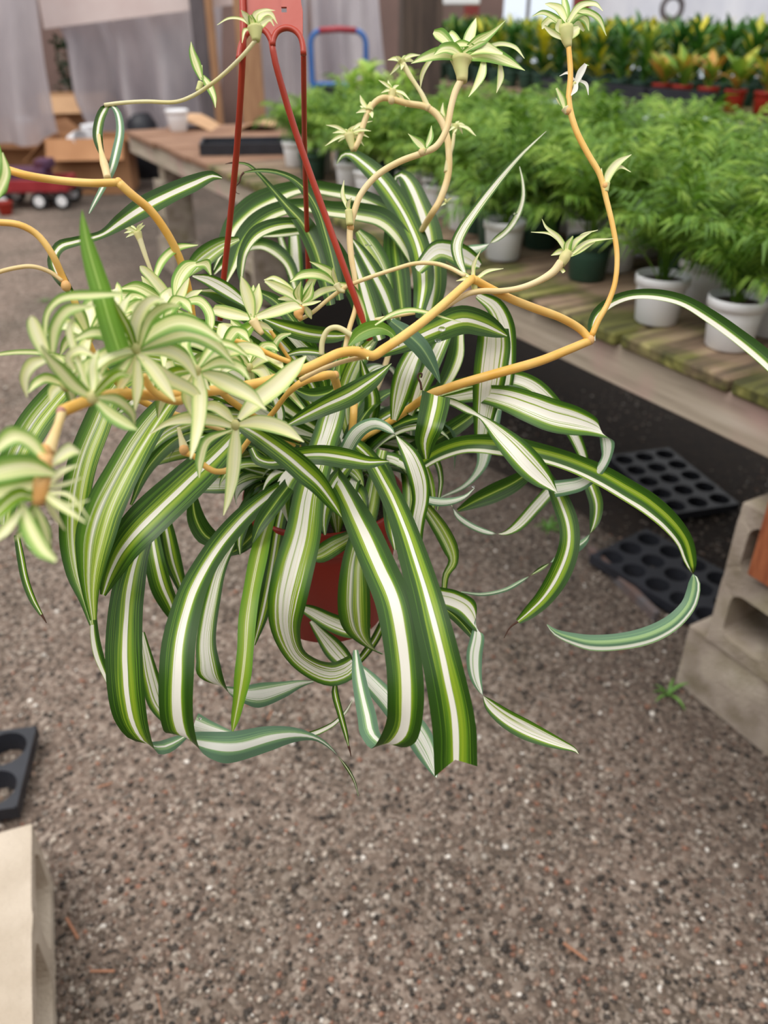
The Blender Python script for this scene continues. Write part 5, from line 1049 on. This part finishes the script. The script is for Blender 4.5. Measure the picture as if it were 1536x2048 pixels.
pot_stack((b1.x-.20, b1.y+.06, .40), (math.radians(70),0,.9), 'white plastic pots sticking out of the open cardboard box, left ones', 5)
pot_stack((b1.x+.03, b1.y+.1, .36), (0,0,0), 'white plastic pots standing in the open cardboard box, right ones', 4)
pot_stack((b0.x+.02, b0.y+.45, .40), (.3,.3,0), 'white plastic pots in the large box at the left edge', 3)
# black crate top behind the hanging leaf
mb = MB(); mb.lathe([(0,.5),(.10,.5),(.16,.42),(.17,.0),(0,0)], 20); q = on_z(236, 372, 0); o = mb.build('black_bin', M_tray, None, True); o.location = (q.x+.18, q.y+.55, 0); o.scale = (1,1,1.25); tag(o, 'black plastic bin behind the cardboard box, next to the wide sheet', 'bin')
# red cart with white wheels
M_cartred = simple_mat('cart_red', '#94262c', .5, '#a33238', scale=8)
M_tire = simple_mat('tire', '#1c1a1c', .8)
cp = on_z(66, 418, 0); ct = empty('garden_cart', (cp.x, cp.y+.15, 0), .06); tag(ct, 'low red garden cart with white-hubbed wheels at the left edge', 'cart')
mb = MB(); mb.box((0,0,.15), (.66,.34,.02), bev=.004)
for (c, s) in (((0,.165,.20),(.66,.02,.1)), ((0,-.165,.20),(.66,.02,.1)), ((.325,0,.20),(.02,.34,.1)), ((-.325,0,.20),(.02,.34,.1))): mb.box(c, s, bev=.004)
mb.build('tray', M_cartred, ct)
mb = MB(); mb.box((-.05,0,.27), (.4,.26,.12), bev=.02); mb.box((.12,.02,.36), (.14,.2,.08), bev=.015); mb.build('load', simple_mat('purple_cloth', '#4b3350', .85, '#5d2f3d', scale=9), ct)
for sx in (-.24, .08, .28):
    for sy in (-.19, .19):
        wv = MB(); wv.tube([(sx, sy-.02, .075), (sx, sy+.02, .075)], .075, 24); w_ = wv.build('wheel', M_tire, ct)
        wv = MB(); wv.tube([(sx, sy-.026, .075), (sx, sy+.026, .075)], .045, 20); h_ = wv.build('hub', M_potw, w_)
mb = MB(); mb.tube([(.33,0,.13),(.48,0,.16),(.6,0,.12)], .012, 8); mb.build('handle', M_tire, ct)
# little red pot by the cart
q = on_z(24, 424, 0); o = link('red_pot', pot_mesh(.07,.11,.05), M_redpot, smooth=True); o.location = (q.x, q.y-.12, 0); tag(o, 'small empty red pot standing in front of the red cart', 'pot')
# blue hand truck
M_blue = simple_mat('blue_paint', '#2f62a8', .45, '#3a72b8', scale=6)
hx, hz = X(676, 56, 8.0)
ht = empty('hand_truck', (hx, 8.0, 0)); tag(ht, 'blue tubular hand truck with a red top grip, standing behind the bench', 'hand truck')
w_, tz = .235, hz
arc = [(-w_,0,.18),(-w_*1.0,-.02,tz*.6),(-w_,-.03,tz-.14)] + [(-w_+.09-.09*math.cos(a), -.03, tz-.12+.10*math.sin(a)) for a in np.linspace(.2, math.pi/2, 5)]
arc2 = [(-x_, y_, z_) for x_, y_, z_ in arc][::-1]
for P_ in (arc, arc2):
    mb = MB(); mb.tube(P_, .022, 8); mb.build('frame_tube', M_blue, ht, True)
mb = MB(); mb.tube([(-w_+.08,-.03,tz-.018),(0,-.035,tz-.008),(w_-.08,-.03,tz-.018)], .025, 8); mb.build('grip', simple_mat('grip_red', '#a23540', .5), ht, True)
for zz in (tz-.42, .75, .35):
    mb = MB(); mb.tube([(-w_,-.02,zz),(w_,-.02,zz)], .018, 8); mb.build('crossbar', M_blue, ht, True)
mb = MB(); mb.tube([(.06,-.02,.35),(.06,-.02,tz-.42)], .02, 8); mb.build('centre_bar', M_blue, ht, True)
mb = MB(); mb.box((0,-.16,.03), (.42,.26,.012), bev=.003); mb.build('toe_plate', M_blue, ht)
mb = MB(); mb.box((0,.02,tz-.56), (.46,.05,.24), bev=.01); mb.build('black_backing', M_tray, ht)
for sx in (-.3,.3):
    mb = MB(); mb.tube([(sx-.03,.06,.13),(sx+.03,.06,.13)], .128, 24); mb.build('wheel', M_tire, ht)
# things on the empty end of the bench
p = on_z(358, 262, ZT); o = link('white_cup', pot_mesh(.075,.13,.055), M_potw, smooth=True); o.location = (p.x, p.y, ZT); tag(o, 'empty white plastic pot standing on the far end of the bench', 'pot')
mb = MB(); pc = on_z(450, 258, ZT)
g = []; nx_, ny_ = 10, 4
for i in range(nx_+1):
    for j in range(ny_+1): g.append((-.36+.72*i/nx_, -.16+.32*j/ny_, .03+.035*math.sin(i*.9)+.03*j/ny_*math.cos(i*.5)))
mb.add(g, [(i*(ny_+1)+j, (i+1)*(ny_+1)+j, (i+1)*(ny_+1)+j+1, i*(ny_+1)+j+1) for i in range(nx_) for j in range(ny_)])
o = mb.build('cardboard_sheet', M_card2); md = o.modifiers.new('thickness', 'SOLIDIFY'); md.thickness = .008; o.location = (pc.x, pc.y+.05, ZT-.02+.012); o.rotation_euler = (0,0,-.1); tag(o, 'flattened tan cardboard piece lying on the far end of the bench', 'cardboard')
mb = MB(); mb.box((0,0,.004), (.52,.28,.006))
for (c, s) in (((0,.14,.03),(.54,.012,.06)), ((0,-.14,.03),(.54,.012,.06)), ((.265,0,.03),(.012,.28,.06)), ((-.265,0,.03),(.012,.28,.06))): mb.box(c, s)
p = on_z(498, 306, ZT); o = mb.build('black_nursery_tray', M_tray); o.location = (p.x, p.y+.05, ZT+.001); o.rotation_euler = (0,0,.12); tag(o, 'shallow black tray on the empty end of the bench behind the red hanger', 'tray')
# ground items
p = on_z(530, 530, 0); tray((p.x, p.y, .06), .3, (6,4,.075,.030,.055), 'black plug tray on the ground behind the spider plant crown')
p = on_z(1352, 1150, .045); tray((p.x, p.y, .047), BR+.10, (5,3,.088,.036,.042), 'black tray with round holes on the ground beside the block stack')
p = on_z(1300, 985, .045); tray((p.x+.1, p.y+.1, .047), BR-.25, (5,3,.088,.036,.042), 'black tray lying in the dark under the bench, behind the other tray')
p = on_z(-5, 1545, .05); tray((p.x-.115, p.y-.01, .052), .18, (3,2,.115,.050,.048), 'black carry tray with big round openings, behind the pale cinder block at the left')
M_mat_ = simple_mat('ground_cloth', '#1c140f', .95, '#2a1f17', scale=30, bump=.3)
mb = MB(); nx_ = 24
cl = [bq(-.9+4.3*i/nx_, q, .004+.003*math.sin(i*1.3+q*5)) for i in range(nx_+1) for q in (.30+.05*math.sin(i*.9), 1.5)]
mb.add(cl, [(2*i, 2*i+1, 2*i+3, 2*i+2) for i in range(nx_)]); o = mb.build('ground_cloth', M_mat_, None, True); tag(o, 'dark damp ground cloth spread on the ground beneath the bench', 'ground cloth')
a = on_z(1178, 1108, 0); c_ = on_z(1312, 1242, 0); d_ = (c_-a); mb = MB(); mb.box((0,0,0), (d_.length, .022, .035), bev=.003); o = mb.build('edging_board', simple_mat('rusty_board', '#6a4a3a', .85, '#5d6066', scale=7, bump=.3)); o.location = ((a+c_)/2) + Vector((0,0,.016)); o.rotation_euler = (0,0,math.atan2(d_.y, d_.x)); tag(o, 'narrow rusty edging board lying on the gravel left of the black tray', 'board')
# weeds
def weed(px, py, seed, label, n_=6, L=.10, col=None):
    r = random.Random(seed); p = on_z(px, py, 0); t = empty('weed', (p.x, p.y, 0)); tag(t, label, 'weed')
    me_ = blade_mesh('leaf', L, L*.13, 1.5, col or BLD['m'][0].materials[0])
    for i in range(n_):
        k = link('leaf', me_, None, t); k.rotation_euler = (0, r.uniform(.1,.5), i*6.283/n_+r.uniform(-.4,.4)); s = r.uniform(.6,1.1); k.scale = (s,s,s)
M_weed = frond_mat('weed_leaf', '#4d7a2c', '#5f9038', '#7aa850')
weed(1335, 1392, 1, 'small green weed growing at the foot of the mossy cinder block', 6, .075, M_weed)
weed(1095, 1060, 5, 'low clump of green weeds on the ground behind the long curled leaf', 12, .07, M_weed)
weed(90, 605, 9, 'tiny green weed on the gravel at the left', 7, .07, M_weed)
# wood chips
M_chip = simple_mat('wood_chip', '#9a6a50', .8, '#ab7d63', scale=20)
for i, (x, y, L, rz, lab) in enumerate(((145,1858,.055,-.85,'long orange wood splinter lying right of the pale cinder block'), (205,1944,.045,.02,'pale wood splinter lying flat on the gravel at the lower left'), (210,1572,.035,.5,'small orange chip on the gravel right of the black carry tray'),
    (320,2015,.045,-1.15,'thin pale twig on the gravel at the bottom edge'), (540,1432,.035,1.35,'small pale chip seen below the spider plant between its leaves'), (1150,1905,.05,-.7,'small orange chip at the lower right of the gravel'))):
    p = on_z(x, y, .008); mb = MB(); mb.box((0,0,0), (L, L*(.05 if i == 3 else .11), .004), bev=.001); o = mb.build('wood_chip', M_chip); o.location = (p.x, p.y, .011); o.rotation_euler = (0,.03,rz); tag(o, lab, 'wood chip')
